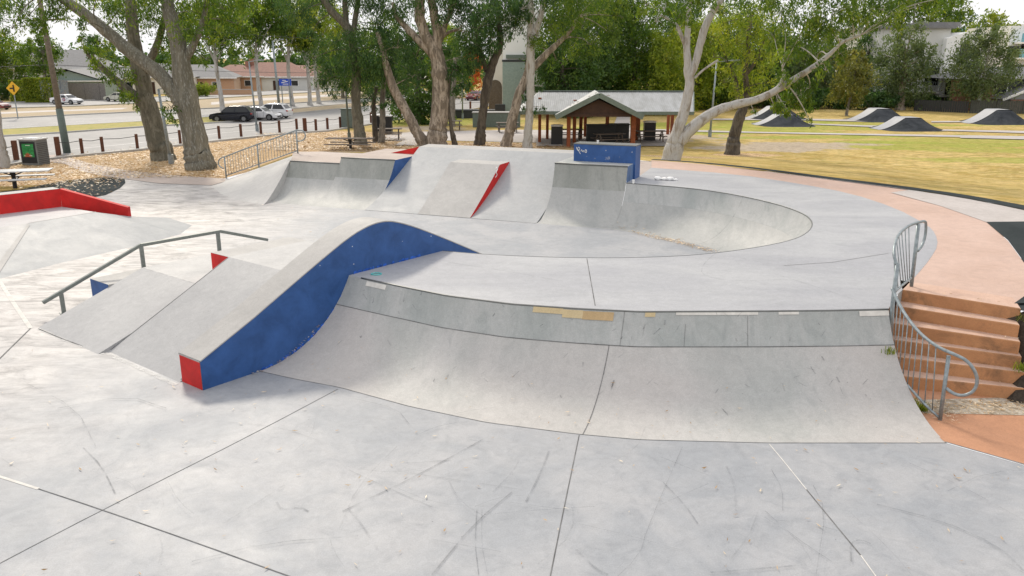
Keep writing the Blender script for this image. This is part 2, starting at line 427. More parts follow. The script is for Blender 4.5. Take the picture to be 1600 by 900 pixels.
# expansion joints, filler and residue are thin sheets of the same slab
def gl(*p): return [G(*q) for q in p]
def lay(pts, w, mi, dz): fl.mi = mi; fl.strip(smooth_line(pts, 1), w, dz)
lay(gl((528, 608), (400, 676), (160, 797), (0, 880), (-80, 924)), .012, 1, .004)
lay(gl((60, 764), (160, 797), (300, 846), (450, 900), (520, 925)), .013, 1, .006)
lay(gl((60, 764), (0, 745), (-140, 700)), .045, 2, .004)
lay(gl((905, 680), (880, 800), (860, 900), (852, 940)), .014, 1, .004)
lay(gl((1202, 694), (1232, 730), (1260, 765)), .014, 2, .004)
lay(gl((1260, 765), (1315, 832), (1345, 868)), .016, 1, .004)
lay(gl((1345, 868), (1368, 900), (1390, 930)), .014, 2, .004)
lay(gl((0, 440), (22, 475), (48, 513)), .09, 2, .004)
lay(gl((48, 513), (0, 560), (-60, 620)), .03, 1, .004)
lay(gl((320, 470), (0, 470), (-100, 480)), .012, 1, .006)
lay(gl((60, 514), (110, 535), (165, 552), (232, 582), (275, 602)), .10, 5, .006)
lay(gl((60, 514), (110, 535), (165, 552)), .02, 1, .010)
lay(gl((640, 346), (700, 342), (740, 345), (860, 350)), .035, 5, .004)
sc = [[(0, 715), (30, 735), (50, 750)], [(130, 700), (160, 730), (180, 772)], [(432, 785), (440, 798), (470, 793), (482, 800)], [(355, 660), (440, 668), (500, 690)],
      [(545, 735), (610, 765), (675, 793)], [(535, 800), (650, 745), (755, 687)], [(545, 797), (565, 820), (590, 860)], [(600, 720), (640, 725), (705, 720)],
      [(640, 740), (740, 755), (815, 766)], [(770, 770), (800, 740), (813, 718)], [(822, 785), (845, 740), (858, 705)], [(745, 798), (742, 850), (748, 900)],
      [(753, 798), (752, 850), (762, 900)], [(675, 900), (740, 820), (800, 770)], [(900, 860), (930, 890), (950, 900)], [(905, 820), (990, 840), (1066, 862)],
      [(1066, 700), (1010, 830), (1000, 870), (935, 930)], [(1036, 755), (1070, 790), (1090, 820)], [(1135, 730), (1148, 760), (1150, 800)],
      [(1205, 735), (1222, 765), (1223, 800)], [(1195, 800), (1240, 840), (1300, 880)], [(1130, 890), (1170, 840), (1185, 800)],
      [(1370, 790), (1470, 815), (1560, 855), (1600, 895)], [(1420, 725), (1500, 760), (1600, 815)], [(1325, 800), (1390, 860), (1440, 920)],
      [(1330, 880), (1328, 850), (1345, 845), (1360, 852)], [(1110, 897), (1200, 890), (1260, 885)], [(940, 640), (1000, 660), (1035, 720)],
      [(555, 625), (620, 640), (640, 665)], [(300, 880), (420, 850), (560, 840)], [(350, 820), (430, 770), (445, 760)], [(1480, 770), (1540, 740), (1640, 735)],
      [(1275, 900), (1290, 800), (1270, 760)], [(620, 700), (560, 760), (530, 830)], [(90, 640), (200, 620), (260, 640)], [(40, 600), (120, 640), (150, 700)]]
for i, l in enumerate(sc):
    if l == [(940, 640), (1000, 660), (1035, 720)]: continue
    lay(gl(*l), [.010, .022, .030, .014][i % 4], 3 if i % 3 else 4, .009 + .0005 * i)
random.seed(11)
for i in range(70):
    x = random.uniform(-6, 9); y = random.uniform(5.5, 12.0)
    if not inside(x, y, FLOOR_EDGE) or x > 6: continue
    a = random.uniform(0, 3.14); L = random.uniform(.25, 1.5); bend = random.uniform(-.15, .15) * L
    lay([(x, y, 0), (x + L / 2 * math.cos(a) - bend * math.sin(a), y + L / 2 * math.sin(a) + bend * math.cos(a), 0), (x + L * math.cos(a), y + L * math.sin(a), 0)],
        random.choice([.006, .012, .02]), 4, .030 + .0004 * i)
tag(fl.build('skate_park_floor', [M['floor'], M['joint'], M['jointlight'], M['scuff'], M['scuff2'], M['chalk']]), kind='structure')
# dark wedge of asphalt beside the slab and dusty footpath
# ---- bowl with deck
bowl = root('bowl_with_deck', (2, 15, 0), 'large grey concrete bowl with raised flat deck and curved quarter pipe facing the camera', 'skate bowl')
lip_px = [(545, 430), (620, 446), (700, 462), (800, 475), (900, 482), (1000, 487), (1200, 486), (1300, 485), (1388, 483)]
base_px = [(398, 578), (460, 592), (530, 605), (640, 635), (760, 660), (900, 678), (1000, 687), (1200, 692), (1479, 692)]
lipN = resample([G(x, y, D) for x, y in lip_px], 60); baseN = resample([G(x, y, 0) for x, y in base_px], 60)
lipN = [Vector(p) for p in lipN]
AN = math.radians(62)
r = loft_rows(baseN, lipN, AN, 0, .77, 20)
t = MB(); t.grid(loft_rows(baseN, lipN, AN, .77, 1.0, 8)); t.build('lip_band', M['band'], bowl, smooth=True)
# joints on the transition
t = MB()
FPROF = arc_prof(AN)
def on(i, tt, off=.006):
    x, z = FPROF(tt); b, l = baseN[i], lipN[i]
    return Vector((b.x + (l.x - b.x) * x, b.y + (l.y - b.y) * x - off, b.z + (l.z - b.z) * z + off))
pts = [on(i, .77) for i in range(60)]
t.grid([[p + Vector((0, -.003, -.006)) for p in pts], [p + Vector((0, .003, .006)) for p in pts]])
def seam(i, t0, t1, w=.011):
    a = []; b = []
    for k in range(17):
        p = on(i, t0 + (t1 - t0) * k / 16); a.append(p + Vector((-w / 2, 0, 0))); b.append(p + Vector((w / 2, 0, 0)))
    t.grid([a, b])
iS = min(range(60), key=lambda i: abs(baseN[i].x - 1.02))
seam(iS, 0, .77); seam(iS + 1, .77, 1, .006); seam(iS + 13, .77, .97, .006); seam(iS + 7, .77, .92, .006)
pts = [on(i, .0, .004) for i in range(60)]
t.strip(pts, .014)
t.build('joint', M['joint'], bowl)
# repaired lip patches
def patch(i0, i1, t0, t1, off, mat):
    q = MB(); q.grid([[on(i, t0 + (t1 - t0) * k / 3, off) for i in range(i0, i1 + 1)] for k in range(4)]); q.build('repair_patch', mat, bowl)
ix = lambda px: min(range(60), key=lambda i: abs(lipN[i].x - G(px, 484, D)[0]))
for a_, b_, t0, t1, o_, m_ in ((840, 882, .955, .992, .007, 'patch_ochre'), (880, 920, .935, .988, .007, 'patch_ochre'), (1008, 1030, .965, .992, .007, 'patch_ochre'), (920, 960, .93, .985, .008, 'patch_brown'),
                               (1062, 1190, .975, .992, .007, 'jointlight'), (1215, 1240, .975, .992, .007, 'jointlight'), (1345, 1383, .958, .99, .008, 'jointlight'), (548, 585, .95, .985, .007, 'jointlight')):
    patch(ix(a_), ix(b_), t0, t1, o_, M[m_])
# scuffs on the transition
t = MB(); t.grid(r); t.mi = 1; random.seed(5)
for k in range(95):
    i = random.randint(3, 55); tt = random.choice([random.uniform(.25, .7), random.uniform(.8, .98), random.uniform(.35, .6)]); dt = random.uniform(.01, .06); w = random.uniform(.006, .03)
    dx = random.uniform(-.12, .12); a = []; b = []
    for q in range(4):
        p = on(i, min(.995, tt + dt * q / 3), .008); p.x += dx * q / 3; a.append(p + Vector((-w / 2, 0, 0))); b.append(p + Vector((w / 2, 0, 0)))
    t.grid([a, b])
t.build('transition', [M['trans'], M['scuff']], bowl, smooth=True)
# deck
bl = [(-2.17, 18.07), (-.63, 17.44), (1.65, 17.09), (3.6, 17.26), (5.0, 17.81), (6.44, 18.74), (7.24, 19.68), (7.89, 21.05), (8.11, 22.52), (7.7, 24.42), (6.35, 26.72), fb(14.60, 1.50)[:2]]
bb = [(-1.3, 19.5), (-.2, 19.05), (1.65, 18.75), (3.1, 18.85), (4.2, 19.3), (5.15, 19.95), (5.8, 20.65), (6.25, 21.6), (6.42, 22.5), (6.1, 23.8), (4.85, 25.55), fb(14.5, 0)[:2]]
bowl_lip = smooth_line([(x, y, D) for x, y in bl], 2); bowl_base = smooth_line([(x, y, 0) for x, y in bb], 2)
hk = (-2.7, 16.6)
outer_px = [(1400, 462), (1411, 452), (1432, 430), (1453, 405), (1466, 383), (1462, 365), (1450, 352), (1400, 325), (1330, 302), (1250, 287), (1150, 272), (1018, 262)]
outer = smooth_line([G(x, y, D) for x, y in outer_px], 1)
near = [Vector(p) for p in lipN]
box_back = [Vector(fb(14.62, 3.3, D)), Vector(fb(14.62, 1.5, D))]
deckpoly = [tuple(p) for p in near] + [tuple(p) for p in outer] + [tuple(p) for p in box_back] + [tuple(p) for p in reversed(bowl_lip)]
vs, ts = tri_poly(deckpoly, 0, lambda x, y: D)
t = MB(); t.add(vs, ts); dk = t
dk.mi = 1
dk.strip([G(917, 404, D), G(930, 478, D)], .016, .004)
dk.strip([G(1225, 415, D), G(1300, 410, D), G(1388, 396, D)], .014, .004)
dk.mi = 2
dk.strip(smooth_line([G(*p, D) for p in [(1130, 385), (1085, 425), (1130, 440), (1230, 437)]]), .02, .006)
dk.strip(smooth_line([G(*p, D) for p in [(1200, 425), (1280, 450), (1340, 470)]]), .02, .007)
dk.strip(smooth_line([G(*p, D) for p in [(1140, 400), (1200, 412), (1250, 420)]]), .02, .008)
dk.strip(smooth_line([G(*p, D) for p in [(700, 410), (800, 425), (880, 440)]]), .03, .006)
t.build('deck', [M['deck'], M['joint'], M['scuff2']], bowl)
t = MB(); t.grid(loft_rows(bowl_base, bowl_lip, math.radians(66), 0, .72, 18)); t.build('bowl_wall', M['far'], bowl, smooth=True)
t = MB(); t.grid(loft_rows(bowl_base, bowl_lip, math.radians(66), .72, 1, 8)); t.build('bowl_band', M['band'], bowl, smooth=True)
t = MB(); t.tube([p + Vector((0, .012, -.012)) for p in lipN[2:]], .022, 8); t.tube([p + Vector((0, 0, -.008)) for p in bowl_lip], .016, 8); t.build('coping', M['coping'], bowl, smooth=True)
# side walls of the deck towards the stairs
t = MB(); rim = outer[1:14]
t.grid([[Vector((p.x, p.y, -.05)) for p in rim], [p - Vector((0, 0, .001)) for p in rim]])
e = [r_[-1] for r_ in loft_rows(baseN, lipN, AN, 0, 1, 20)]
t.grid([[Vector((p.x + .002, p.y, -.02)) for p in e], [p + Vector((.002, 0, -.002)) for p in e]])
t.build('side_wall', M['band'], bowl)
# joints in the bowl wall
t = MB(); fbw = arc_prof(math.radians(66)); n = len(bowl_lip)
def bpt(i, tt, off=.008):
    x, z = fbw(tt); b, l = bowl_base[i], bowl_lip[i]; c = Vector((2, 22.5, 0)); d = (c - b); d.z = 0; d.normalize()
    return Vector((b.x + (l.x - b.x) * x, b.y + (l.y - b.y) * x, D * z)) + d * off + Vector((0, 0, off * .6))
for i in (n - 9,):
    a = [bpt(i, k / 12) for k in range(13)]; t.grid([[p + Vector((-.008, .004, 0)) for p in a], [p + Vector((.008, -.004, 0)) for p in a]])
a = [bpt(i, .004) for i in range(n)]; t.strip(a, .03)
a = [bpt(i, .72) for i in range(n)]; t.grid([[p - Vector((0, 0, .003)) for p in a], [p + Vector((0, 0, .003)) for p in a]])
t.build('joint', M['scuff'], bowl)
# ---- hump ledge between funbox and quarter pipe
hump = root('hump_ledge', fu(0.2, 5.5), 'tall concrete hump ledge with dark blue side wall and red square end', 'skate ledge')
prof = [(0.0, .54), (1.1, 1.03), (2.0, 1.47), (2.9, 1.90), (3.4, 2.12), (3.8, 2.245), (4.15, 2.30), (4.5, 2.28), (4.9, 2.16), (5.4, 1.96), (6.25, 1.58), (7.46, 1.01), (9.5, 0.02)]
pc = [Vector((s, 0, z)) for s, z in prof]; pc = [pc[0]] + smooth_line(pc[1:-1], 2) + [pc[-1]]
HL, HR, S0 = 5.16, 5.80, .257
def wall(mb, o, off=0.0):
    mb.grid([[fu(p.x + S0, o, 0.0) for p in pc], [fu(p.x + S0, o, p.z - off) for p in pc]])
t = MB(); wall(t, HL); wall(t, HR)
t.add([fu(S0, HL, 0), fu(S0, HR, 0), fu(S0, HR, .54), fu(S0, HL, .54)], [(0, 1, 2, 3)])
t.build('body', M['cap'], hump)
t = MB(); t.grid([[fu(p.x + S0, HL - .01, p.z) for p in pc], [fu(p.x + S0, HR + .012, p.z) for p in pc]])
t.grid([[fu(p.x + S0, HR + .012, p.z - .022) for p in pc], [fu(p.x + S0, HR + .012, p.z) for p in pc]])
t.grid([[fu(p.x + S0, HL - .01, p.z - .03) for p in pc], [fu(p.x + S0, HL - .01, p.z) for p in pc]])
t.add([fu(S0 - .012, HL - .01, .51), fu(S0 - .012, HR + .012, .51), fu(S0 - .012, HR + .012, .54), fu(S0 - .012, HL - .01, .54)], [(0, 1, 2, 3)])
t.build('top_cap', M['cap'], hump)
t = MB(); t.add([fu(S0 - .006, HL, .002), fu(S0 - .006, HR + .004, .002), fu(S0 - .006, HR + .004, .515), fu(S0 - .006, HL, .515)], [(0, 1, 2, 3)])
t.build('red_end', M['red'], hump)
t = MB(); wall(t, HR + .006, .02); t.mi = 1; random.seed(3)
for k in range(5):
    s = random.uniform(2.6, 6.3); zz = .7 + .12 * s + random.uniform(0, .8); w = random.uniform(.006, .014)
    zt = 0
    for a, b in zip(pc[:-1], pc[1:]):
        if a.x <= s <= b.x: zt = a.z + (b.z - a.z) * (s - a.x) / (b.x - a.x)
    zz = min(zz, zt - .08)
    t.add([fu(s + S0 - w, HR + .010, zz - w), fu(s + S0 + w, HR + .010, zz - w * .6), fu(s + S0 + w * .8, HR + .010, zz + w), fu(s + S0 - w * .6, HR + .010, zz + w * .8)], [(0, 1, 2, 3)])
M['bluebright'] = plain('bright_blue_overspray', (.02, .12, .55), .6)
t.mi = 2
for k in range(60):
    s = random.uniform(1.1, 5.4); 
    zb = 0 if s < 1.06 else (1.35 * (1 - math.sqrt(max(0, 1 - min(1, (s - 1.06) / 2.35) ** 2 * .8))) / (1 - math.sqrt(.2)) if s < 3.4 else 1.35)
    w = random.uniform(.015, .06); h = random.uniform(.01, .035)
    t.add([fu(s + S0 - w, HR + .011, zb), fu(s + S0 + w, HR + .011, zb + .01), fu(s + S0 + w * .7, HR + .011, zb + h + .03), fu(s + S0 - w * .8, HR + .011, zb + h + .02)], [(0, 1, 2, 3)])
t.build('blue_side', [M['blue'], M['white'], M['bluebright']], hump)
# ---- funbox ramps
def solid(mb, poly_sz, o0, o1, fr=fu):
    n = len(poly_sz)
    vs = [fr(s, o0, z) for s, z in poly_sz] + [fr(s, o1, z) for s, z in poly_sz]
    fs = [tuple(range(n)), tuple(range(2 * n - 1, n - 1, -1))] + [(i + 1 if i + 1 < n else 0, i, i + n, (i + 1) % n + n) for i in range(n)]
    mb.add(vs, fs)
t = root('low_funbox_ramp', fu(1, 1.3), 'low wide concrete funbox ramp beside the grind rail with blue fronted ledge', 'skate ramp')
b = MB(); solid(b, [(0, 0), (2.39, .83), (4.5, .83), (6.9, 0)], 0, 2.6); b.build('ramp_surface', M['ramp'], t)
b = MB(); solid(b, [(1.57, 0), (1.57, .60), (5.5, .60), (5.5, 0)], -.85, -.002); b.build('side_ledge', M['cap'], t)
b = MB(); b.add([fu(1.564, -.85, .0), fu(1.564, 0, .0), fu(1.564, 0, .60), fu(1.564, -.85, .60)], [(0, 1, 2, 3)]); b.build('blue_front', M['blue'], t)
b = MB(); b.grid([[fu(2.39 - .012, 0, .826 + .003), fu(2.39 - .012, 2.58, .829)], [fu(2.39 + .012, 0, .834), fu(2.39 + .012, 2.58, .834)]])
b.build('joint', M['scuff2'], t)
t = root('high_funbox_ramp', fu(1.5, 3.9), 'steeper concrete funbox ramp between the low ramp and blue hump ledge with red fronted end', 'skate ramp')
b = MB(); solid(b, [(.2, 0), (3.0, 1.36), (5.1, 1.36), (8.3, 0)], 2.6, 5.155); b.build('ramp_surface', M['ramp'], t)
b = MB(); solid(b, [(3.0, .5), (3.0, 1.357), (5.1, 1.357), (5.1, .5)], 1.93, 2.598); b.build('side_ledge', M['cap'], t)
b = MB(); b.add([fu(2.994, 1.93, .5), fu(2.994, 2.6, .5), fu(2.994, 2.6, 1.355), fu(2.994, 1.93, 1.355)], [(0, 1, 2, 3)]); b.build('red_front', M['red'], t)
b = MB()
def rz(s): return .485 * (s - .2)
for o_, w_ in ((2.612, .022), (5.10, .045)):
    b.grid([[fu(s, o_, rz(s) + .004) for s in (.25, 1.2, 2.1, 2.98)], [fu(s, o_ + w_, rz(s) + .004) for s in (.25, 1.2, 2.1, 2.98)]])
b.build('joint', M['joint'], t)
# ---- grind rail
t = root('grind_rail', fu(1, -.6), 'grey square steel grind rail with two kinks on three posts beside the low ramp', 'grind rail')
RO = -.62
zr = [(.40, .34), (2.72, 1.215), (4.85, 1.205), (6.25, .74)]
b = MB()
for (s0, z0), (s1, z1) in zip(zr[:-1], zr[1:]): b.beam(fu(s0, RO, z0), fu(s1, RO, z1), .075, .075)
b.build('rail_bar', M['railgrey'], t, bevel=.008)
for s, z0, z1 in ((.80, 0, .46), (2.74, .60, 1.18), (4.78, .60, 1.17)):
    b = MB(); b.box(fu(s, RO, (z0 + z1) / 2), (.085, .085, z1 - z0), .67); b.box(fu(s, RO, z0 + .008), (.17, .15, .016), .67); b.build('post', M['railgrey'], t, bevel=.006)
# ---- red ledge and bank at the left
t = root('red_ledge_bank', (-15, 26, 0), 'angled grey concrete bank topped by a long kinked bright red ledge at the left edge', 'skate ledge')
Ap = Vector(G(44, 349, .7)); Bp = Vector(G(150, 331.5, .7)); Kp = Vector(G(97, 323, .7)); Tp = Vector(G(201, 338, .42))
g0 = Vector(G(-25, 442, 0)); g1 = Vector(G(90, 412, 0)); g2 = Vector(G(215, 384, 0)); g3 = Vector(G(282, 366, 0)); g4 = Vector(G(300, 352, 0)); g5 = Vector(G(262, 340, 0))
Lp = Kp + (Vector(G(0, 335, .7)) - Kp) * 3.2
gl0 = Vector(G(-330, 520, 0)); Ap2 = Ap + (Lp - Kp)
b = MB()
b.add([Ap, Bp, Tp, g5, g4, g3, g2, g1, g0], [(0, 8, 7), (0, 7, 6), (0, 6, 1), (1, 6, 5), (1, 5, 2), (2, 5, 4), (2, 4, 3)])
b.build('front_bank', M['bank'], t)
b = MB(); b.add([Ap, g0, gl0, Ap2], [(0, 3, 2, 1)]); b.build('side_bank', M['ramp'], t)
b = MB(); b.add([Ap, Bp, Kp, Lp, Ap2], [(0, 1, 2, 3, 4)]); b.build('plateau', M['deck'], t)
b = MB()
def onp(p, q, w, dz=.005):
    b.grid([[p + Vector((0, 0, dz)), q + Vector((0, 0, dz))], [p + w + Vector((0, 0, dz)), q + w + Vector((0, 0, dz))]])
pv = (Ap2 - Ap).normalized() * 0 + (Kp - Bp); pv.z = 0; pv = (Kp - (Ap + Bp) / 2); pv.z = 0; pv.normalize(); b.strip([Ap + pv * .05, Bp + pv * .05], .07, .004)
sl = (g0 - Ap); pp = sl.cross(Vector((0, 0, 1))).normalized() * .16
b.add([Ap + Vector((0, 0, .01)), Ap + (g1 - Ap) * .06 + Vector((0, 0, .012)), g0 + (g1 - g0) * .14 + Vector((0, 0, .012)), g0 + Vector((0, 0, .012))], [(0, 3, 2, 1)])
b.build('pale_joint', M['cap'], t)
# ledge body
def ledge_seg(mb, p0, p1, h0, h1, w):
    d = (p1 - p0); d.z = 0; d.normalize(); nrm = Vector((-d.y, d.x, 0)) * w
    mb.add([p0 - Vector((0, 0, .6)), p1 - Vector((0, 0, .42)), p1 + Vector((0, 0, h1)), p0 + Vector((0, 0, h0)),
            p0 + nrm - Vector((0, 0, .7)), p1 + nrm - Vector((0, 0, .42)), p1 + nrm + Vector((0, 0, h1)), p0 + nrm + Vector((0, 0, h0))],
           [(0, 1, 2, 3), (5, 4, 7, 6), (3, 2, 6, 7), (1, 5, 6, 2), (4, 0, 3, 7)])
b = MB(); ledge_seg(b, Lp, Kp, .60, .60, .55); ledge_seg(b, Kp + Vector((.002, 0, 0)), Tp, .60, .30, .16); b.build('ledge_face', M['red'], t)
b = MB()
for p0, p1, h0, h1 in ((Lp, Kp, .6, .6), (Kp, Tp, .6, .3)):
    d = (p1 - p0); d.z = 0; d.normalize(); nrm = Vector((-d.y, d.x, 0))
    if p0 is Lp: b.add([p0 + Vector((0, 0, h0 + .006)), p1 + Vector((0, 0, h1 + .006)), p1 + nrm * .55 + Vector((0, 0, h1 + .006)), p0 + nrm * .55 + Vector((0, 0, h0 + .006))], [(0, 1, 2, 3)])
b.build('ledge_cap', M['cap'], t)
# ---- far bank: corner bank, quarter pipes, long bank, wedge, raised quarter and blue box
def fbl(pts): return [Vector(fb(*p)) for p in pts]
QA = math.radians(60)
t = root('corner_bank', fb(-2, 1), 'pale sloping concrete corner bank below the long handrail', 'skate ramp')
b = MB()
B0 = resample([G(350, 284), G(332, 292), G(345, 303), G(372, 312), G(412, 320)], 24)
T0 = resample([G(353, 281, .02), G(408, 261, .66), G(463, 241.5, D), G(462, 245, D), fb(.0, 2.35, D)], 24)
CR = loft_rows(B0, T0, -.25, 0, 1, 8); b.grid(CR); b.grid([[Vector((rr[-1].x, rr[-1].y, -.02)) for rr in CR], [rr[-1] for rr in CR]]); b.build('bank_surface', M['bankpale'], t, smooth=True)
def quarter(name, u0, u1, v1, z, label, mat=M['far'], band=M['bandfar'], v0=0.0, back=5.9, ang=QA, lean=.0, sidemin=None):
    t = root(name, fb((u0 + u1) / 2, 1), label, 'quarter pipe')
    us = [u0 + (u1 - u0) * k / 8 for k in range(9)]
    bs = fbl([(u, v0, 0) for u in us]); ls = fbl([(u + lean, v1, z) for u in us])
    b = MB(); b.grid(loft_rows(bs, ls, ang, 0, .72, 14)); b.build('transition', mat, t, smooth=True)
    b = MB(); b.grid(loft_rows(bs, ls, ang, .72, 1, 6)); b.build('lip_band', band, t, smooth=True)
    b = MB(); b.tube([fb(u0 + lean, v1, z - .01), fb(u1 + lean, v1, z - .01)], .03, 8); b.build('coping', M['coping'], t, smooth=True)
    for k, (m_) in ((0, 0), (-1, 1)):
        b = MB()
        e = [r_[k] for r_ in loft_rows(bs, ls, ang, 0, 1, 20)]
        uu = u0 + lean if k == 0 else u1 + lean
        e2 = e + [Vector(fb(uu, back, z))]
        zl = -.02
        if sidemin and k == -1: e2 = [p for p in e2 if p.z > sidemin + .01]; zl = sidemin
        b.grid([[Vector((p.x, p.y, zl)) for p in e2], [p - Vector((0, 0, .001)) for p in e2]])
        if k == 0: b.build('side_wall', mat, t)
    return t, b
t, b = quarter('quarter_pipe', .05, 2.5, 2.35, 1.35, 'low grey quarter pipe next to the pale corner bank, leftmost of the quarter pipes')
b.build('side_wall', M['far'], t)
b = MB(); b.add([fb(.05, 2.36, 1.348), fb(2.5, 2.36, 1.348), fb(2.5, 6.0, 1.348), fb(-.7, 5.9, 1.348), fb(-2, 5.3, 1.348)], [(0, 1, 2, 3, 4)])
b.build('deck', M['pathpink'], t)
t, b = quarter('quarter_pipe', 2.503, 5.0, 2.4, 1.6, 'taller grey quarter pipe with a dark blue side face, left of the wide bank')
b.build('side_wall', M['blue'], t)
b = MB(); b.add([fb(2.5, 2.41, 1.598), fb(5, 2.41, 1.598), fb(5, 6.2, 1.598), fb(2.5, 6.0, 1.598)], [(0, 1, 2, 3)]); b.build('deck', M['pathpink'], t)
t = root('wide_bank', fb(8, 2), 'wide grey concrete bank behind the bowl with flat pale top below the forked gum', 'skate ramp')
BT = 1.93
b = MB()
us = [5.0 + 6.85 * k / 12 for k in range(13)]
bs = fbl([(u, 0.0, 0) for u in us]); ls = fbl([(u, 4.45, BT) for u in us])
BR = loft_rows(bs, ls, -.20, 0, 1, 14); b.grid(BR); b.build('bank_surface', M['bank'], t, smooth=True)
for k_ in (0, -1):
    b = MB(); b.grid([[Vector((rr[k_].x, rr[k_].y, -.02)) for rr in BR], [rr[k_] for rr in BR]]); b.build('end_wall', M['bank'], t)
b = MB(); solid(b, [(4.45, .5), (4.45, BT), (5.3, BT + .03), (5.3, .5)], 5.0, 12.45, fr=lambda s, o, z: fb(o, s, z)); b.build('top_platform', M['cap'], t)
b = MB(); wv = [(5.0, BT), (3.55, 1.6), (5.0, 1.6)]
b.add([fb(5.0, 4.5, BT), fb(3.6, 4.5, 1.605), fb(5.0, 4.5, 1.60), fb(5.0, 5.2, BT), fb(3.6, 5.2, 1.605), fb(5, 5.2, 1.6)], [(0, 1, 2), (0, 3, 4, 1), (3, 5, 4)])
b.build('red_wing', M['red'], t)
b = MB(); b.grid([[fb(u, 0.0, .006) for u in us], [fb(u, .03, .006) for u in us]]); b.build('joint', M['joint'], t)
t = root('wedge_ramp', fb(8.3, 1), 'pale wedge ramp set into the wide bank with a red right side bearing white scribble', 'skate ramp')
b = MB()
W0, W1, W2, W3, WZ = 7.25, 9.35, 2.75, 3.72, 1.57
n_ = 10
rows = []
for k in range(n_ + 1):
    q = k / n_; v = q * W2; z = WZ * (math.tan(.62 * q) / math.tan(.62)) * 1.0; z = WZ * (q * .9 + .1 * q * q)
    rows.append([fb(W0, v, z + .012), fb(W1, v, z + .012)])
rows.append([fb(W0 - .02, W3, WZ + .014), fb(W1, W3, WZ + .014)])
b.grid(rows); b.build('ramp_surface', M['cap'], t)
b = MB(); b.grid([[(*fb(W1, r_v, 0)[:2], 0) for r_v in [q / n_ * W2 for q in range(n_ + 1)] + [W3]], [(*fb(W1, 0, 0)[:0], *rr[1]) for rr in rows]])
b.build('red_side', M['red'], t)
b = MB(); b.grid([[(*fb(W0, r_v, 0)[:2], 0) for r_v in [q / n_ * W2 for q in range(n_ + 1)] + [W3]], [rr[0] for rr in rows]]); b.build('left_side', M['cap'], t)
b = MB(); sc_ = [(2.35, 1.50), (2.50, 1.52), (2.52, 1.44), (2.40, 1.38), (2.36, 1.30), (2.46, 1.27), (2.42, 1.20), (2.28, 1.16)]
b.tube(smooth_line([fb(W1 + .012, v, z) for v, z in sc_], 2), .014, 6); b.build('scribble', M['white'], t)
t, b = quarter('raised_quarter_pipe', 11.85, 14.5, 1.62, 1.9, 'tallest steep quarter pipe with blue right side in front of the blue box', back=2.5, ang=math.radians(80), lean=.1, sidemin=1.34)
e = b
e.build('side_wall', M['bluel'], t)
b = MB(); b.add([fb(11.95, 1.62, 1.897), fb(14.6, 1.62, 1.897), fb(14.6, 3.1, 1.897), fb(11.95, 5.0, 1.897)], [(0, 1, 2, 3)]); b.build('deck', M['band'], t)
t = root('ledge_box', fb(13.5, 3, 1.9), 'solid blue painted box on top of the raised quarter pipe with a white scribble', 'skate ledge')
BZ = 2.50
b = MB(); x0, x1, y0, y1 = 12.38, 14.66, 2.45, 3.2
b.prism([fb(x0, y0)[:2], fb(x1, y0)[:2], fb(x1, y1)[:2], fb(x0, y1)[:2]], 1.34, BZ)
bodyb = b
b = MB(); b.prism([fb(x0 - .01, y0 - .012)[:2], fb(x1 + .01, y0 - .012)[:2], fb(x1 + .01, y1)[:2], fb(x0 - .01, y1)[:2]], BZ + .001, BZ + .03); b.build('top_cap', M['coping'], t)
b = MB()
def bx(u, z): return fb(x0 + u, y0 - .014, z)
for st in ([(.10, 2.40), (.13, 2.30), (.20, 2.26), (.24, 2.36), (.18, 2.41), (.14, 2.34), (.22, 2.22), (.26, 2.16)],
           [(.27, 2.25), (.30, 2.33), (.33, 2.22), (.37, 2.30), (.40, 2.22)], [(.44, 2.24), (.42, 2.31), (.47, 2.32), (.50, 2.25), (.46, 2.20), (.43, 2.24)]):
    b.tube(smooth_line([bx(u, z) for u, z in st], 2), .010, 6)
b.build('scribble', M['white'], t)
b = bodyb; b.mi = 1; random.seed(9)
for (u, z, w) in ((1.2, 2.32, .02), (1.32, 2.06, .06), (1.22, 2.04, .05), (2.15, 2.3, .018), (.8, 2.02, .02), (1.7, 2.1, .014), (.5, 2.08, .012)):
    b.add([bx(u - w, z - w), bx(u + w, z - w * .7), bx(u + w * .8, z + w), bx(u - w * .5, z + w * .9)], [(0, 1, 2, 3)])
b.build('box_body', [M['blue'], M['chalk']], t)
# litter on and by the box
for i, (c, s_, lab) in enumerate([((G(944, 223.5, BZ + .03)), (.09, .08, .11), 'small white cup standing on top of the blue box'),
                                 (fb(14.86, 1.45, D), (.10, .10, .13), 'crumpled white cup on the deck at the foot of the blue box')]):
    b = MB(); cx, cy, cz = (fb(13.2, 2.7, BZ + .03) if i == 0 else c)
    b.tube([(cx, cy, cz), (cx, cy, cz + s_[2])], [.032, .045], 12); tag(b.build('cup', M['white'], smooth=False), lab, 'cup')
b = MB(); c = fb(15.45, 2.6, D)
bm = bmesh.new()
for dx, dy, r_ in ((0, 0, .13), (.22, -.05, .11), (.42, -.10, .13), (.6, -.12, .07)):
    bmesh.ops.create_icosphere(bm, subdivisions=2, radius=r_, matrix=Matrix.Translation((c[0] + dx, c[1] + dy, c[2] + r_ * .42)) @ Matrix.Diagonal((1.1, .8, .5, 1)))
for v in bm.verts: v.co += Vector((random.uniform(-.014, .014), random.uniform(-.014, .014), random.uniform(-.012, .012)))
me = bpy.data.meshes.new('plastic_bag'); bm.to_mesh(me); bm.free(); me.materials.append(M['white'])
o = bpy.data.objects.new('plastic_bag', me); COL.objects.link(o); tag(o, 'crumpled white plastic bag lying on the deck beside the blue box', 'plastic bag')
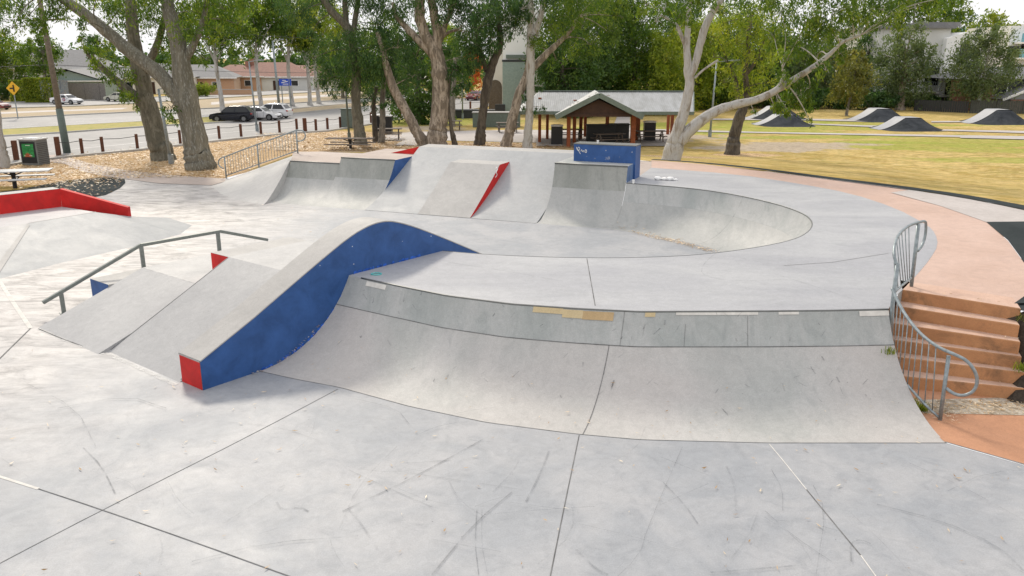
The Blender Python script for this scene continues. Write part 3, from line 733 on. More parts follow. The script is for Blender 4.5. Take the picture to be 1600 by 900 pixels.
# teal ring on deck
b = MB(); c = Vector(G(588, 428, D + .01)); b.tube([c + Vector((.10 * math.cos(a), .08 * math.sin(a), 0)) for a in [i * math.pi / 12 for i in range(25)]], .014, 8, cap=False)
M['teal'] = plain('teal_plastic', (.10, .45, .45), .4)
tag(b.build('plastic_ring', M['teal'], smooth=True), 'small teal plastic ring lying on the deck by the coping', 'ring')
# ---- raised path round the bowl, lower path, stairs
steps_px = [((1408, 452), (1596, 482)), ((1416, 480), (1594, 508)), ((1404, 506), (1595, 534)), ((1392, 530), (1597, 557)), ((1392, 556), (1601, 582)), ((1396, 586), (1604, 607))]
NZ = [1.35, 1.125, .9, .675, .45, .225]
nose = []
for (l, r_), z in zip(steps_px, NZ):
    a = Vector(G(*l, z)); c = Vector(G(*r_, z)); nose.append((a, c))
for n_, (a, c) in enumerate(nose): print('nose', n_, tuple(round(q, 2) for q in a), tuple(round(q, 2) for q in c))
st = root('concrete_stairs', (7.6, 13.2, 0), 'six orange concrete steps at the right edge beside the curved handrail', 'stairs')
for k, (a, c) in enumerate(nose):
    zt, zb = NZ[k], (NZ[k + 1] if k < 5 else 0.0)
    dirv = (c - a).normalized(); a2 = a - dirv * (.0 if k == 0 else .42 if k < 3 else .25)
    c2 = c.copy()
    back = Vector((.26, .66, 0)) * 1.0
    b = MB()
    front_b = Vector((0, .012, -(zt - zb)))
    V_ = [a2, c2, c2 + back, a2 + back, Vector((a2.x, a2.y, zb - .02)), Vector((c2.x, c2.y, zb - .02)), Vector((c2.x, c2.y, zb - .02)) + back, Vector((a2.x, a2.y, zb - .02)) + back]
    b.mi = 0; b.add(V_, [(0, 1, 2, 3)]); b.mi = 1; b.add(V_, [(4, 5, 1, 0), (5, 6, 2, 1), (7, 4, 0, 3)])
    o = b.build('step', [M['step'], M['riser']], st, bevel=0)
    md = o.modifiers.new('w', 'WELD'); md.merge_threshold = .001
    bv = o.modifiers.new('b', 'BEVEL'); bv.width = .022; bv.segments = 3; bv.limit_method = 'ANGLE'; bv.angle_limit = .7
random.seed(21)
b = MB()
for k in range(5):
    a = Vector(nose[k][0]); c = Vector(nose[k][1])
# ---- raised pink path
a0, c0 = nose[0]
pink = [tuple(p) for p in reversed(outer[1:])] + [(a0.x + .12, a0.y + .1, D), (a0.x + .3, a0.y + .5, D), (c0.x + .25, c0.y + .62, D)]
pink_in = [tuple(p) for p in outer]
C2 = [(c0.x + .05, c0.y + .3, D), G(1612, 455, D), G(1618, 420, D), G(1600, 410, D), G(1575, 376, D), G(1541, 347, D), G(1470, 322, D), G(1390, 301, D), G(1300, 283, D)]
EDG = [G(1250, 275.5, D), G(1200, 268, D), G(1100, 256.5, D), G(1018, 250, D)]
pk = [tuple(p) for p in pink_in] + [G(1018, 250, D)] + EDG[::-1][1:] + C2[::-1] + [(a0.x + .05, a0.y + .25, D), (a0.x - .12, a0.y + .3, D)]
zz = D - .004
vs, ts = tri_poly([(p[0], p[1], zz) for p in pk], 0, lambda x, y: zz)
b = MB(); b.add(vs, ts)
tag(b.build('pink_path', M['pink']), kind='structure')
pale = [G(1392, 301, zz), G(1470, 322, zz), G(1541, 347, zz), G(1640, 346, zz), G(1640, 331, zz), G(1600, 327, zz), G(1500, 308, zz), G(1420, 297, zz)]
b = MB(); vs, ts = tri_poly([p[:2] for p in pale], 0, lambda x, y: zz + .004); b.add(vs, ts); tag(b.build('pale_path', M['pathpale']), kind='structure')
rub = [G(1541, 347, zz), G(1575, 376, zz), G(1600, 410, zz), G(1618, 420, zz), G(1612, 455, zz), (c0.x + .05, c0.y + .3, zz), (16.8, 14.2, zz), (16.4, 18.0, zz), (14.9, 21.5, zz), G(1640, 346, zz)]
b = MB(); vs, ts = tri_poly([p[:2] for p in rub], 0, lambda x, y: zz + .008); b.add(vs, ts); tag(b.build('rubber_path', M['rubber']), kind='structure')
b = MB(); b.add([fb(12.2, 3.0, D - .01), fb(14.7, 3.0, D - .01), G(1020, 262, D - .01), G(1020, 250, D - .01), (5.7, 34.3, D - .01), (3.0, 35.0, D - .01), fb(12.2, 5.6, D - .01)], [tuple(range(7))]); tag(b.build('rear_path', M['pathpink']), kind='structure')
b = MB(); fz = D - .014; fp = [(5.8, 34.25), (9.72, 31.1), (12.78, 27.12), (14.74, 23.26), (16.5, 18.0), (13, 17), (10.6, 22), (8.5, 28), (5.2, 31.5)]
vs, ts = tri_poly(fp, 0, lambda x, y: fz); b.add(vs, ts); tag(b.build('pink_path', M['pink']), kind='structure')
b = MB(); b.add([(8.6, 13.62, D - .03), (8.78, 13.40, D - .03), (9.3, 13.1, D - .03), (17, 13.9, D - .03), (16.5, 18, D - .03), (9.5, 17, D - .03)], [(0, 1, 2, 3, 4, 5)]); tag(b.build('rubber_path', M['rubber']), kind='structure')
# black edging strip
b = MB(); ep = smooth_line([G(*p, D + .02) for p in [(1016, 249.5), (1100, 255), (1200, 266), (1300, 279.5), (1400, 292), (1500, 306), (1600, 325), (1680, 343)]], 1)
d_ = [(i, p) for i, p in enumerate(ep)]
wd = [.30 + .35 * i / len(ep) for i in range(len(ep))]
b.strip([p + Vector((.1, .14, 0)) for p in ep], wd); b.strip([p + Vector((.1, .14, -.12)) for p in ep], wd)
tag(b.build('path_edging', M['rubber']), kind='structure')
b = MB(); ep = smooth_line([fb(-1.0, 5.9, 1.33), fb(2.5, 6.1, 1.40), fb(5.0, 6.25, 1.62), fb(5.6, 5.5, 1.65)], 1); b.strip(ep, .16, .03)
tag(b.build('path_edging', M['darktimber']), kind='structure')
# garden bed right of the stairs, gravel at the foot and lower orange path
b = MB()
bed = [[(8.3, 13.8, .9), (8.80, 13.45, 1.30), (9.3, 13.6, 1.33), (13, 15, 1.34)], [(8.2, 13.1, -.1), (8.72, 12.95, .72), (9.2, 13.0, .8), (13, 14, .8)], [(8.2, 12.5, -.1), (8.66, 12.45, .1), (9.2, 12.4, .05), (13, 12.5, .05)], [(8.2, 12.1, -.05), (8.5, 12.1, -.01), (9.5, 12, -.01), (13, 12, -.01)]]
b.grid(bed[::-1]); M['soil'] = plain('dark_mulch', (.05, .038, .028), .95, 0, .5, 20, .02)
tag(b.build('garden_bed', M['soil']), kind='structure')
b = MB(); op = [(6.2, 13.2), (6.36, 12.4), (6.43, 11.10), (7.18, 10.38), (8.2, 9.3), (9.6, 7.4), (12.2, 4), (14, .5), (16, 4), (14, 12.6), (8.6, 13.2)]
vs, ts = tri_poly(op, 0, lambda x, y: .006); b.add(vs, ts); tag(b.build('orange_path', M['orange']), kind='structure')
b = MB(); b.strip([(6.43, 11.09, .01), (7.18, 10.40, .01), (8.2, 9.32, .01), (9.6, 7.42, .01)], .03); tag(b.build('path_joint', M['joint']), kind='structure')
M['gravel'] = concrete('leafy_gravel', (.34, .28, .21), (.60, .55, .47), (.22, .16, .10), (.9, 1.0), .8, big=6.0, spec=.1)
b = MB(); b.add([(6.5, 12.62, .011), (6.62, 12.12, .011), (8.9, 11.98, .011), (9.4, 12.5, .011), (8.5, 12.75, .011)], [(0, 1, 2, 3, 4)]); tag(b.build('gravel_strip', M['gravel']), kind='structure')
# ---- curved handrail
hr = root('curved_handrail', (6.7, 11.85, 0), 'curved galvanised handrail with vertical balusters beside the orange steps', 'handrail')
def AA(l): return [Vector(A(*p)) for p in l]
top1 = smooth_line(AA([(1394, 451, 13.38), (1402, 470, 13.15), (1418, 498, 12.75), (1440, 524, 12.35), (1466, 543, 12.0), (1490, 553, 11.80), (1511, 563, 11.66), (1524, 580, 11.6), (1528, 597, 11.6), (1521, 613, 11.6), (1504, 619, 11.66), (1489, 615, 11.76), (1479, 607, 11.86)]), 2)
b = MB(); b.tube(top1, .026, 10); b.build('top_rail', M['galv'], hr, smooth=True)
top2 = smooth_line(AA([(1401, 413, 13.40), (1396, 398, 13.5), (1398, 380, 13.8), (1405, 364, 14.2), (1420, 352, 14.7), (1436, 347, 15.05), (1446, 345, 15.2), (1447, 352, 15.28), (1446, 368, 15.28), (1441, 384, 15.2), (1434, 392, 15.0)]), 2)
b = MB(); b.tube(top2, .026, 10); b.build('top_rail', M['galv'], hr, smooth=True)
bot1 = smooth_line(AA([(1389, 556, 13.38), (1397, 575, 13.0), (1409, 592, 12.65), (1428, 613, 12.25), (1450, 637, 12.0), (1469, 654, 11.86)]), 1)
b = MB(); b.tube(bot1, .021, 8); b.build('bottom_rail', M['galv'], hr, smooth=True)
bot2 = smooth_line(AA([(1395, 462, 13.42), (1401, 453, 13.7), (1412, 444, 14.1), (1424, 434, 14.84)]), 1)
b = MB(); b.tube(bot2, .021, 8); b.build('bottom_rail', M['galv'], hr, smooth=True)
def at_x(path, f): return resample(path, 101)[int(round(f * 100))]
t1 = [p for p in top1 if p.y >= 11.84 or p.z > 1.0]
t1 = t1[:next(i for i, p in enumerate(top1) if p.y < 11.88)]
for k in range(1, 11):
    f = k / 11.0; b = MB(); b.tube([at_x(bot1, f), at_x(t1, f)], .0085, 6); b.build('baluster', M['galv'], hr, smooth=True)
t2 = top2[2:next(i for i, p in enumerate(top2) if p.y > 14.86)]
for k in range(1, 8):
    f = k / 8.0; b = MB(); b.tube([at_x(bot2, f), at_x(t2, f)], .0085, 6); b.build('baluster', M['galv'], hr, smooth=True)
for p0, p1, w in (((1468, 661, 11.86), (1481, 556, 11.88), .03), ((1384, 560, 13.40), (1401, 412, 13.40), .036), ((1424, 447, 14.86), (1438, 350, 14.95), .034)):
    b = MB(); q0, q1 = Vector(A(*p0)), Vector(A(*p1)); q1.x = q0.x + (q1.x - q0.x) * .35; b.tube([q0, q1], w, 12); b.build('post', M['galv'], hr, smooth=True)
# ---- long handrail by the corner bank
hr = root('sloping_handrail', G(352, 279), 'long sloping grey handrail with hooped upper end left of the far quarter pipes', 'handrail')
p0 = Vector(G(352, 279, .0)); p1 = Vector(G(464, 240, D)); p0 = p0 + Vector((0, .15, 0)); p1 += Vector((0, .15, 0)); dd = p1 - p0
up = Vector((0, 0, 1)); hd = Vector((dd.x, dd.y, 0)).normalized()
b = MB()
top = [p0 + up * .45 - hd * .12, p0 + up * .55 - hd * .38, p0 + up * .80 - hd * .40, p0 + up * .97 - hd * .15, p0 + up * 1.02 + hd * .1] + [p0 + dd * f + up * 1.02 for f in (.2, .4, .6, .8, .96)] + \
      [p1 + up * 1.06 + hd * .15, p1 + up * 1.0 + hd * .42, p1 + up * .78 + hd * .50, p1 + up * .58 + hd * .36, p1 + up * .54 + hd * .05]
b.tube(smooth_line(top, 2), .03, 10); b.build('top_rail', M['galv'], hr, smooth=True)
b = MB(); b.tube([p0 + up * .12, p1 + up * .12], .024, 8); b.build('bottom_rail', M['galv'], hr, smooth=True)
for f in (0, .47, 1): b = MB(); b.tube([p0 + dd * f - up * .05, p0 + dd * f + up * 1.02], .035, 10); b.build('post', M['galv'], hr, smooth=True)
for k in range(1, 26):
    if k in (0, 12, 26): continue
    f = k / 26; b = MB(); b.tube([p0 + dd * f + up * .12, p0 + dd * f + up * 1.0], .011, 5); b.build('baluster', M['galv'], hr, smooth=True)
# ================================================================== TERRAIN
def groundmat():
    m, nt, b, o = nm('park_ground'); P = coords(nt)
    def att(n): return nd(nt, 'ShaderNodeAttribute', attribute_name=n).outputs['Fac']
    n1 = noise(nt, P, .28, 8, .65, .8); n2 = noise(nt, P, 4.5, 6, .75, .3); n3 = noise(nt, P, 26, 3, .8)
    straw = mixc(nt, ramp(nt, n1, [(.38, 0.0), (.58, 1.0)]), (.44, .30, .085), (.62, .45, .18))
    straw = mixc(nt, ramp(nt, noise(nt, P, .9, 6, .7, 1.0), [(.52, 0.0), (.68, .7)]), straw, (.27, .25, .05))
    straw = mixc(nt, ramp(nt, n2, [(.45, 0.0), (.7, .5)]), straw, (.54, .43, .22))
    straw = mixc(nt, ramp(nt, noise(nt, coords(nt, (.5, 1.3, 1)), .8, 8, .72, 1.6), [(.46, 0.0), (.62, .85)]), straw, (.34, .27, .075))
    straw = mixc(nt, ramp(nt, noise(nt, coords(nt, (.7, 1.1, 1)), 1.9, 8, .75, .8), [(.5, 0.0), (.66, .6)]), straw, (.72, .57, .29))
    grass = mixc(nt, ramp(nt, n2, [(.3, 0.0), (.7, 1.0)]), (.20, .27, .035), (.40, .42, .08))
    litter = mixc(nt, ramp(nt, n2, [(.35, 0.0), (.65, 1.0)]), (.30, .16, .06), (.66, .46, .24))
    litter = mixc(nt, ramp(nt, n3, [(.5, 0.0), (.62, .8)]), litter, (.88, .76, .58))
    dust = mixc(nt, ramp(nt, n2, [(.3, 0.0), (.7, 1.0)]), (.40, .32, .23), (.52, .44, .34))
    gn = ramp(nt, noise(nt, coords(nt, (.45, 1.2, 1)), .55, 9, .75, 1.0), [(.38, 0.0), (.62, 1.0)])
    def brk(a, s): # patchy edge
        k = nd(nt, 'ShaderNodeMath', operation='ADD'); nt.links.new(a, k.inputs[0])
        q = nd(nt, 'ShaderNodeMath', operation='MULTIPLY'); nt.links.new(noise(nt, P, s, 7, .7, .6), q.inputs[0]); q.inputs[1].default_value = 1.1
        nt.links.new(q.outputs[0], k.inputs[1]); return ramp(nt, k.outputs[0], [(.86, 0.0), (1.0, 1.0)])
    gk = nd(nt, 'ShaderNodeMath', operation='MULTIPLY'); nt.links.new(brk(att('green'), .5), gk.inputs[0]); nt.links.new(ramp(nt, gn, [(0, .30), (1, 1.0)]), gk.inputs[1])
    col = mixc(nt, gk.outputs[0], straw, grass)
    col = mixc(nt, brk(att('dust'), .6), col, dust)
    col = mixc(nt, brk(att('litter'), .9), col, litter)
    col = mixc(nt, 1.0, col, ramp(nt, n3, [(.25, .72), (.75, 1.22)]), 'MULTIPLY')
    col = mixc(nt, 1.0, col, ramp(nt, noise(nt, coords(nt, (.8, 1.0, 1)), 2.6, 8, .8, .5), [(.36, .66), (.5, 1.0), (.64, 1.18)]), 'MULTIPLY')
    nt.links.new(col, b.inputs['Base Color']); b.inputs['Roughness'].default_value = .95; b.inputs['Specular IOR Level'].default_value = .1
    bump(nt, b, n3, .03, .7); return m
M['ground'] = groundmat()
hole = [p[:2] for p in PARK]
TB = [(-34, .2), (14, .2), (19, 9), (60, 9), (75, 118), (20, 170), (-90, 170), (-90, 9), (-34.2, 9)]
outerT = [(-95, -3), (75, -3), (95, 130), (30, 180), (-140, 180), (-140, 20)]
holeZ = [tuple(p) for p in PARK]
extra = []
def mesh_terrain():
    pts = []
    for (x0, x1, y0, y1, r_) in ((-34, 34, 8, 62, .9), (-70, 80, 8, 110, 2.6), (-135, 90, 0, 175, 7)):
        y = y0
        while y < y1:
            x = x0
            while x < x1:
                if r_ > .9 and (-34 < x < 34 and 8 < y < 62): x += r_; continue
                if r_ > 2.6 and (-70 < x < 80 and 8 < y < 110): x += r_; continue
                if inside(x, y, outerT) and not inside(x, y, hole): pts.append((x + random.uniform(-.2, .2) * r_, y + random.uniform(-.2, .2) * r_))
                x += r_
            y += r_
    pts = [p for p in pts if not inside(p[0], p[1], hole)]
    # far ring
    out = [(-2500, -600), (2500, -600), (2500, 3000), (-2500, 3000)]
    V = [p + (0.0,) for p in out]
    E_extra = pts + [(q[0], q[1]) for q in outerT]
    hz = []
    for i in range(len(holeZ)):
        a = holeZ[i]; c = holeZ[(i + 1) % len(holeZ)]; k = max(1, int(math.hypot(a[0] - c[0], a[1] - c[1]) / 1.2))
        for j in range(k): hz.append(tuple(a[q] + (c[q] - a[q]) * j / k for q in range(3)))
    return tri_poly(V, 0, Hf, holes=[hz], extra=E_extra)
_r = tri_poly
vs, ts = mesh_terrain()
b = MB(); b.add(vs, ts)
g_o = b.build('ground', M['ground'], smooth=True)
me = g_o.data
def zone(lst, x, y):
    m = 0
    for (cx, cy, rx, ry, rot) in lst:
        c_, s_ = math.cos(rot), math.sin(rot); dx, dy = x - cx, y - cy; u, v = dx * c_ + dy * s_, -dx * s_ + dy * c_
        d = math.hypot(u / rx, v / ry); m = max(m, min(1, max(0, 1.35 - d)))
    return m
def zp(px, py, rx, ry, rot=0): 
    g = GT(px, py); return (g[0], g[1], rx, ry, rot)
LIT = [zp(200, 245, 4, 3), zp(150, 250, 4, 2.5), zp(300, 238, 5, 4), zp(350, 230, 5, 4), zp(400, 226, 6, 6), zp(480, 215, 6, 6), zp(270, 250, 4, 4), zp(245, 272, 3, 2.2), zp(300, 272, 3.5, 2.5), zp(345, 272, 2.5, 2.5), zp(390, 255, 3, 3), zp(200, 258, 5, 2.5), zp(330, 255, 4, 3.5), zp(250, 262, 3, 3), zp(60, 275, 5, 3.5), zp(150, 270, 4, 2.0), zp(440, 230, 4.5, 6), zp(560, 228, 5, 5), zp(520, 215, 4, 5), zp(620, 226, 4, 3), zp(720, 228, 5, 2.5), zp(800, 228, 4, 2), zp(870, 228, 3, 2), zp(1060, 245, 2.2, 1.8), zp(1165, 242, 2.0, 1.0), zp(395, 240, 3, 3), zp(0, 272, 4, 4)]
GRN = [zp(700, 190, 9, 5), zp(640, 192, 7, 4), zp(1000, 205, 11, 5), zp(1100, 198, 10, 6), zp(1250, 200, 10, 3), zp(1350, 214, 14, 1.2, .1), zp(1500, 220, 12, 2.2, .1), zp(1560, 235, 6, 1.6), zp(1250, 190, 9, 4), zp(1560, 250, 6, 1.6), zp(1500, 226, 16, 2.0, .1), zp(1300, 214, 14, 1.5, .1), zp(1400, 196, 16, 1.5, .1), zp(1450, 232, 6, 1.0), zp(1180, 205, 8, 3)]
DST = [zp(700, 208, 8, 3.2), zp(800, 210, 9, 3.5), zp(610, 212, 5, 3), zp(930, 214, 12, 6), zp(1200, 232, 6, 2.5), zp(1240, 226, 7, 2), zp(650, 200, 4, 3)]
for nme, L in (('litter', LIT), ('green', GRN), ('dust', DST)):
    at = me.attributes.new(nme, 'FLOAT', 'POINT'); at.data.foreach_set('value', [zone(L, v.co.x, v.co.y) * {'litter': 1, 'green': .72, 'dust': .62}[nme] for v in me.vertices])
tag(g_o, kind='structure')
# ---- sheets laid on the ground
def gsheet(name, px, mat, dz=.03, res=2.0, z0=None):
    pts = [GT(*p) if z0 is None else G(*p, z0) for p in px]
    vs, ts = tri_poly([p[:2] for p in pts], res, lambda x, y: Hf(x, y) + dz)
    b = MB(); b.add(vs, ts); return tag(b.build(name, mat), kind='structure')
def wsheet(name, pts, mat, dz=.03, res=3.0, hf=None):
    vs, ts = tri_poly(pts, res, lambda x, y: (hf or Hf)(x, y) + dz)
    b = MB(); b.add(vs, ts); return tag(b.build(name, mat), kind='structure')
wsheet('footpath', [G(*p)[:2] for p in [(60, 252), (100, 256), (128, 268), (160, 275), (192, 279.5), (250, 287), (330, 290), (352, 284), (352, 279.5), (270, 274), (200, 266.5), (150, 258), (110, 247), (90, 242), (68, 243)]], M['pathpink'], .016, 1.0, lambda x, y: 0)
wsheet('asphalt_wedge', [G(*p)[:2] for p in [(-60, 306), (28, 297), (97, 283), (155, 277.8), (194, 276.8), (196, 286), (188, 294), (165, 305), (125, 312), (60, 316), (-20, 334)]], M['rubber'], .012, 1.0)
# paved court behind the trees and path past the shelter
gsheet('paved_court', [(560, 217), (640, 207), (700, 205), (820, 203), (960, 205), (1060, 207), (1060, 218), (960, 224), (820, 223), (700, 220), (640, 222)], M['pathpale'], .02)
gsheet('court_path', [(617, 228), (640, 214), (690, 214), (668, 228)], M['pathpale'], .05)
gsheet('shelter_path', [(955, 205), (985, 205), (984, 178), (966, 178)], M['pathpale'], .03)
gsheet('shelter_slab', [(838, 229), (1060, 229), (1055, 214), (1040, 206), (850, 206), (838, 214)], M['pathpale'], .05)
gsheet('cross_path', [(1010, 205), (1600, 217), (1750, 221), (1750, 217.5), (1600, 213.6), (1200, 207), (1010, 202)], M['pathpale'], .04)
# ================================================================== ROADS
def pg(l, z=0.0): return [G(x, y, z)[:2] for x, y in l]
road_near = [(-140, 285), (-40, 268), (60, 252), (128, 244), (215, 236), (343, 221), (437, 211), (512, 205.5), (580, 195), (660, 180), (735, 172), (765, 166)]
strip_near = [(760, 153), (700, 156), (600, 165), (520, 172), (440, 180), (400, 188), (330, 193), (225, 199), (100, 208), (0, 214), (-140, 226)]
M['line'] = plain('road_line', (.68, .68, .66), .7)
zR = .012
def flat(name, pts, mat, z, holes=()):
    vs, ts = tri_poly([tuple(p[:2]) for p in pts], 0, lambda x, y: z); b = MB(); b.add(vs, ts); return tag(b.build(name, mat), kind='structure')
flat('service_road', pg(road_near + strip_near), M['asphalt'], zR)
mid_n = [(0, 204), (100, 198), (225, 191), (330, 184), (400, 176), (520, 165), (640, 154), (740, 147)]
mid_f = [(740, 145), (640, 150), (520, 158), (400, 165.5), (350, 169), (225, 175), (100, 181), (0, 186), (-140, 195)]
flat('main_road', pg([(-140, 214)] + mid_n + mid_f), M['asphalt'], zR)
far_n = [(-140, 178), (0, 170), (120, 166.5), (200, 163), (330, 154.5), (450, 147), (560, 141)]
far_f = [(560, 137), (450, 141), (330, 147), (200, 155), (100, 158), (0, 161), (-140, 166)]
flat('far_road', pg(far_n + far_f), M['asphalt'], zR)
flat('narrow_footpath', pg([(-60, 181), (60, 175.5), (190, 171), (200, 168.5), (60, 173), (-60, 178)]), M['pathpale'], zR)
flat('narrow_footpath', pg([(330, 164), (400, 158), (500, 152), (560, 147), (560, 145), (500, 148.5), (400, 154), (330, 160)]), M['pathpale'], zR)
def lines(pxl, w, dash=None):
    P = resample([G(x, y, zR + .006) for x, y in pxl], 60); b = MB()
    if not dash: b.strip(P, w)
    else:
        for k in range(0, 58, 3): b.strip(P[k:k + 2], w)
    return b
b = lines([(-100, 258), (60, 238), (200, 225), (343, 208), (437, 200), (520, 194), (640, 178)], .14)
b2 = lines([(-100, 272), (60, 249), (200, 233), (343, 217), (440, 208)], .14)
b3 = lines([(-100, 205), (0, 197), (100, 191), (225, 184), (340, 177), (450, 167)], .14, 1)
b4 = lines([(-100, 208), (0, 201), (100, 195), (225, 188), (330, 181.5)], .14)
for q in (b2, b3, b4): b.add(q.v, q.f)
tag(b.build('road_markings', M['line']), kind='structure')
def kerb(name, pxl, h=.12, w=.22):
    P = [Vector(G(x, y, 0)) for x, y in pxl]; b = MB()
    b.strip([p + Vector((0, 0, h)) for p in P], w)
    for s in (1, -1):
        Q = []
        for i, p in enumerate(P):
            d = P[min(i + 1, len(P) - 1)] - P[max(i - 1, 0)]; d.normalize(); Q.append(p + Vector((-d.y, d.x, 0)) * s * w / 2)
        r0 = [q + Vector((0, 0, -.02)) for q in Q]; r1 = [q + Vector((0, 0, h)) for q in Q]
        b.grid([r0, r1] if s < 0 else [r1, r0])
    return tag(b.build(name, M['kerb']), kind='structure')
kerb('kerb', road_near); kerb('kerb', strip_near); kerb('kerb', [(-140, 214)] + mid_n); kerb('kerb', mid_f); kerb('kerb', far_n); kerb('kerb', far_f)
M['medgreen'] = None
def strawmat(name, c1, c2, c3):
    m, nt, b, o = nm(name); P = coords(nt); n2 = noise(nt, P, 1.2, 7, .75, .5); n3 = noise(nt, P, 20, 3, .8)
    col = mixc(nt, ramp(nt, n2, [(.35, 0.0), (.5, 1.0)]), c1, c2); col = mixc(nt, ramp(nt, n2, [(.58, 0.0), (.7, 1.0)]), col, c3)
    nt.links.new(mixc(nt, 1.0, col, ramp(nt, n3, [(.25, .75), (.75, 1.2)]), 'MULTIPLY'), b.inputs['Base Color']); b.inputs['Roughness'].default_value = .95; return m
M['med1'] = strawmat('median_grass', (.20, .25, .05), (.40, .34, .10), (.45, .36, .12)); M['med2'] = strawmat('dry_median', (.36, .28, .17), (.45, .36, .24), (.28, .27, .12))
flat('median_grass', pg([(-140, 225.5)] + strip_near[::-1][1:7] + [(400, 176.5)] + mid_n[::-1][4:] + [(-140, 215)]), M['med1'], .10)
flat('dry_median', pg([(440, 179.5), (520, 171.5), (600, 164.5), (700, 156), (740, 149), (640, 155), (520, 166), (420, 176)]), M['med2'], .11)
flat('dry_median', pg([(-140, 194.5)] + mid_f[::-1][1:] + [(740, 142), (560, 141.5), (450, 147.5), (330, 155), (200, 163.5), (120, 167), (0, 170.5), (-140, 178.5)]), M['med2'], .006)
# ---- bollard fences
def bollards(pxs, label, big=(), ext=None):
    pts = [Vector(GT(*p)) for p in pxs]
    if ext: pts = pts
    r_ = root('cable_fence', pts[0], label, 'fence')
    for i, p in enumerate(pts):
        b = MB(); w = .18 if i not in big else .27; h = .90 if i not in big else 1.08
        b.box((p.x, p.y, h / 2 - .05 + p.z), (w, w, h + .1), .4); b.build('post', M['bollard'], r_, bevel=.02)
    b = MB()
    for a, c in zip(pts[:-1], pts[1:]):
        m_ = a.lerp(c, .5) + Vector((0, 0, .70)); b.tube([a + Vector((0, 0, .76)), m_, c + Vector((0, 0, .76))], .02, 6)
    b.build('cable', M['dark'], r_, smooth=True)
bollards([(-60, 262), (26, 250)], 'short cable and timber post fence left of the poster bin', big=(1,))
bollards([(92, 243), (129, 240), (161, 237), (215, 232), (282, 224.5), (343, 217), (377, 213.5), (408, 209.5), (437, 207), (464, 203.5)], 'long brown post and cable fence along the road behind the two leaning gums', big=(0,))
bollards([(477, 207), (494, 204.5), (512, 202), (532, 200), (580, 192), (613, 185.5), (626, 184.5), (663, 178), (671, 177), (735, 171.5), (760, 169)], 'brown post and cable fence from the handrail top towards the white building', big=(0,))
# ---- poles
def pole(name, base, topx, H_, r0, r1, mat, label, cat, arms=None):
    p = Vector(GT(*base)); r_ = root(name, p, label, cat); q = p + Vector((topx, 0, H_))
    b = MB(); b.tube([p - Vector((0, 0, .1)), p.lerp(q, .5), q], [r0, (r0 + r1) / 2, r1], 12); b.build('shaft', mat, r_, smooth=True); return r_, p, q
M['oldpole'] = plain('weathered_pole_timber', (.16, .13, .10), .9, 0, .3, 9, .004)
r_, p, q = pole('power_pole', (105, 239), -.30, 8.8, .19, .13, M['oldpole'], 'weathered timber power pole with green base sleeve standing in the left roadside fence', 'power pole')
b = MB(); b.tube([p, p + Vector((-.09, 0, 2.6))], [.215, .20], 14); b.build('base_sleeve', M['greenbox'], r_, smooth=True)
b = MB(); b.beam(q + Vector((-1.1, .3, -1.25)), q + Vector((1.0, -.2, -1.2)), .1, .1); b.build('crossarm', M['oldpole'], r_)
b = MB()
for k in (-1, -.5, .45, .9): b.tube([q + Vector((k, 0, -1.18)), q + Vector((k, 0, -1.02))], [.05, .03], 8)
b.build('insulator', M['white'], r_)
b = MB()
for (s, e, sag) in (((-.9, .2, -1.1), (-60, 12, -.6), 1.2), ((.9, -.2, -1.1), (40, 75, .5), 1.5), ((-.3, .1, -1.1), (-60, 14, -.8), 1.3), ((0, 0, -3.7), (-50, 10, -4.2), .4), ((0, 0, -3.7), (40, 75, -2.6), 1.4)):
    s = q + Vector(s); e = q + Vector(e); pts = [s.lerp(e, f) - Vector((0, 0, sag * 4 * f * (1 - f))) for f in [i / 16 for i in range(17)]]; b.tube(pts, .014, 5)
b.build('wires', M['dark'], r_, smooth=True)
for base, tx, H_, r0, mat, lab in (((268, 256), -.25, 3.9, .10, M['galv'], 'thin grey lamp pole rising in front of the leaning double gum trunk'), ((402, 205), -.2, 5.2, .085, M['galv'], 'slim pale lamp pole behind the sloping handrail'),
                                   ((546, 219), -.12, 5.5, .08, M['greenbox'], 'slim green pole left of the grey gum cluster'), ((1109, 214), .15, 5.2, .085, M['galv'], 'thin grey lamp pole on the lawn right of the shelter'),
                                   ((437, 173), -.2, 7.2, .16, M['galv'], 'tall grey street light pole beside the blue road sign'), ((723, 186), 0, 6.0, .07, M['galv'], 'thin grey pole right of the thick forked gum trunk')):
    r_, p, q = pole('lamp_pole', base, tx, H_, r0, r0 * .6, mat, lab, 'lamp pole')
    b = MB(); b.tube([p, p + Vector((0, 0, .5))], r0 * 1.5, 10); b.build('base_collar', mat, r_)
    b = MB(); b.beam(q, q + Vector((.9, -.6, .12)), .07, .05); b.box(q + Vector((1.1, -.75, .12)), (.5, .3, .12), -.6); b.build('lamp_head', mat, r_)
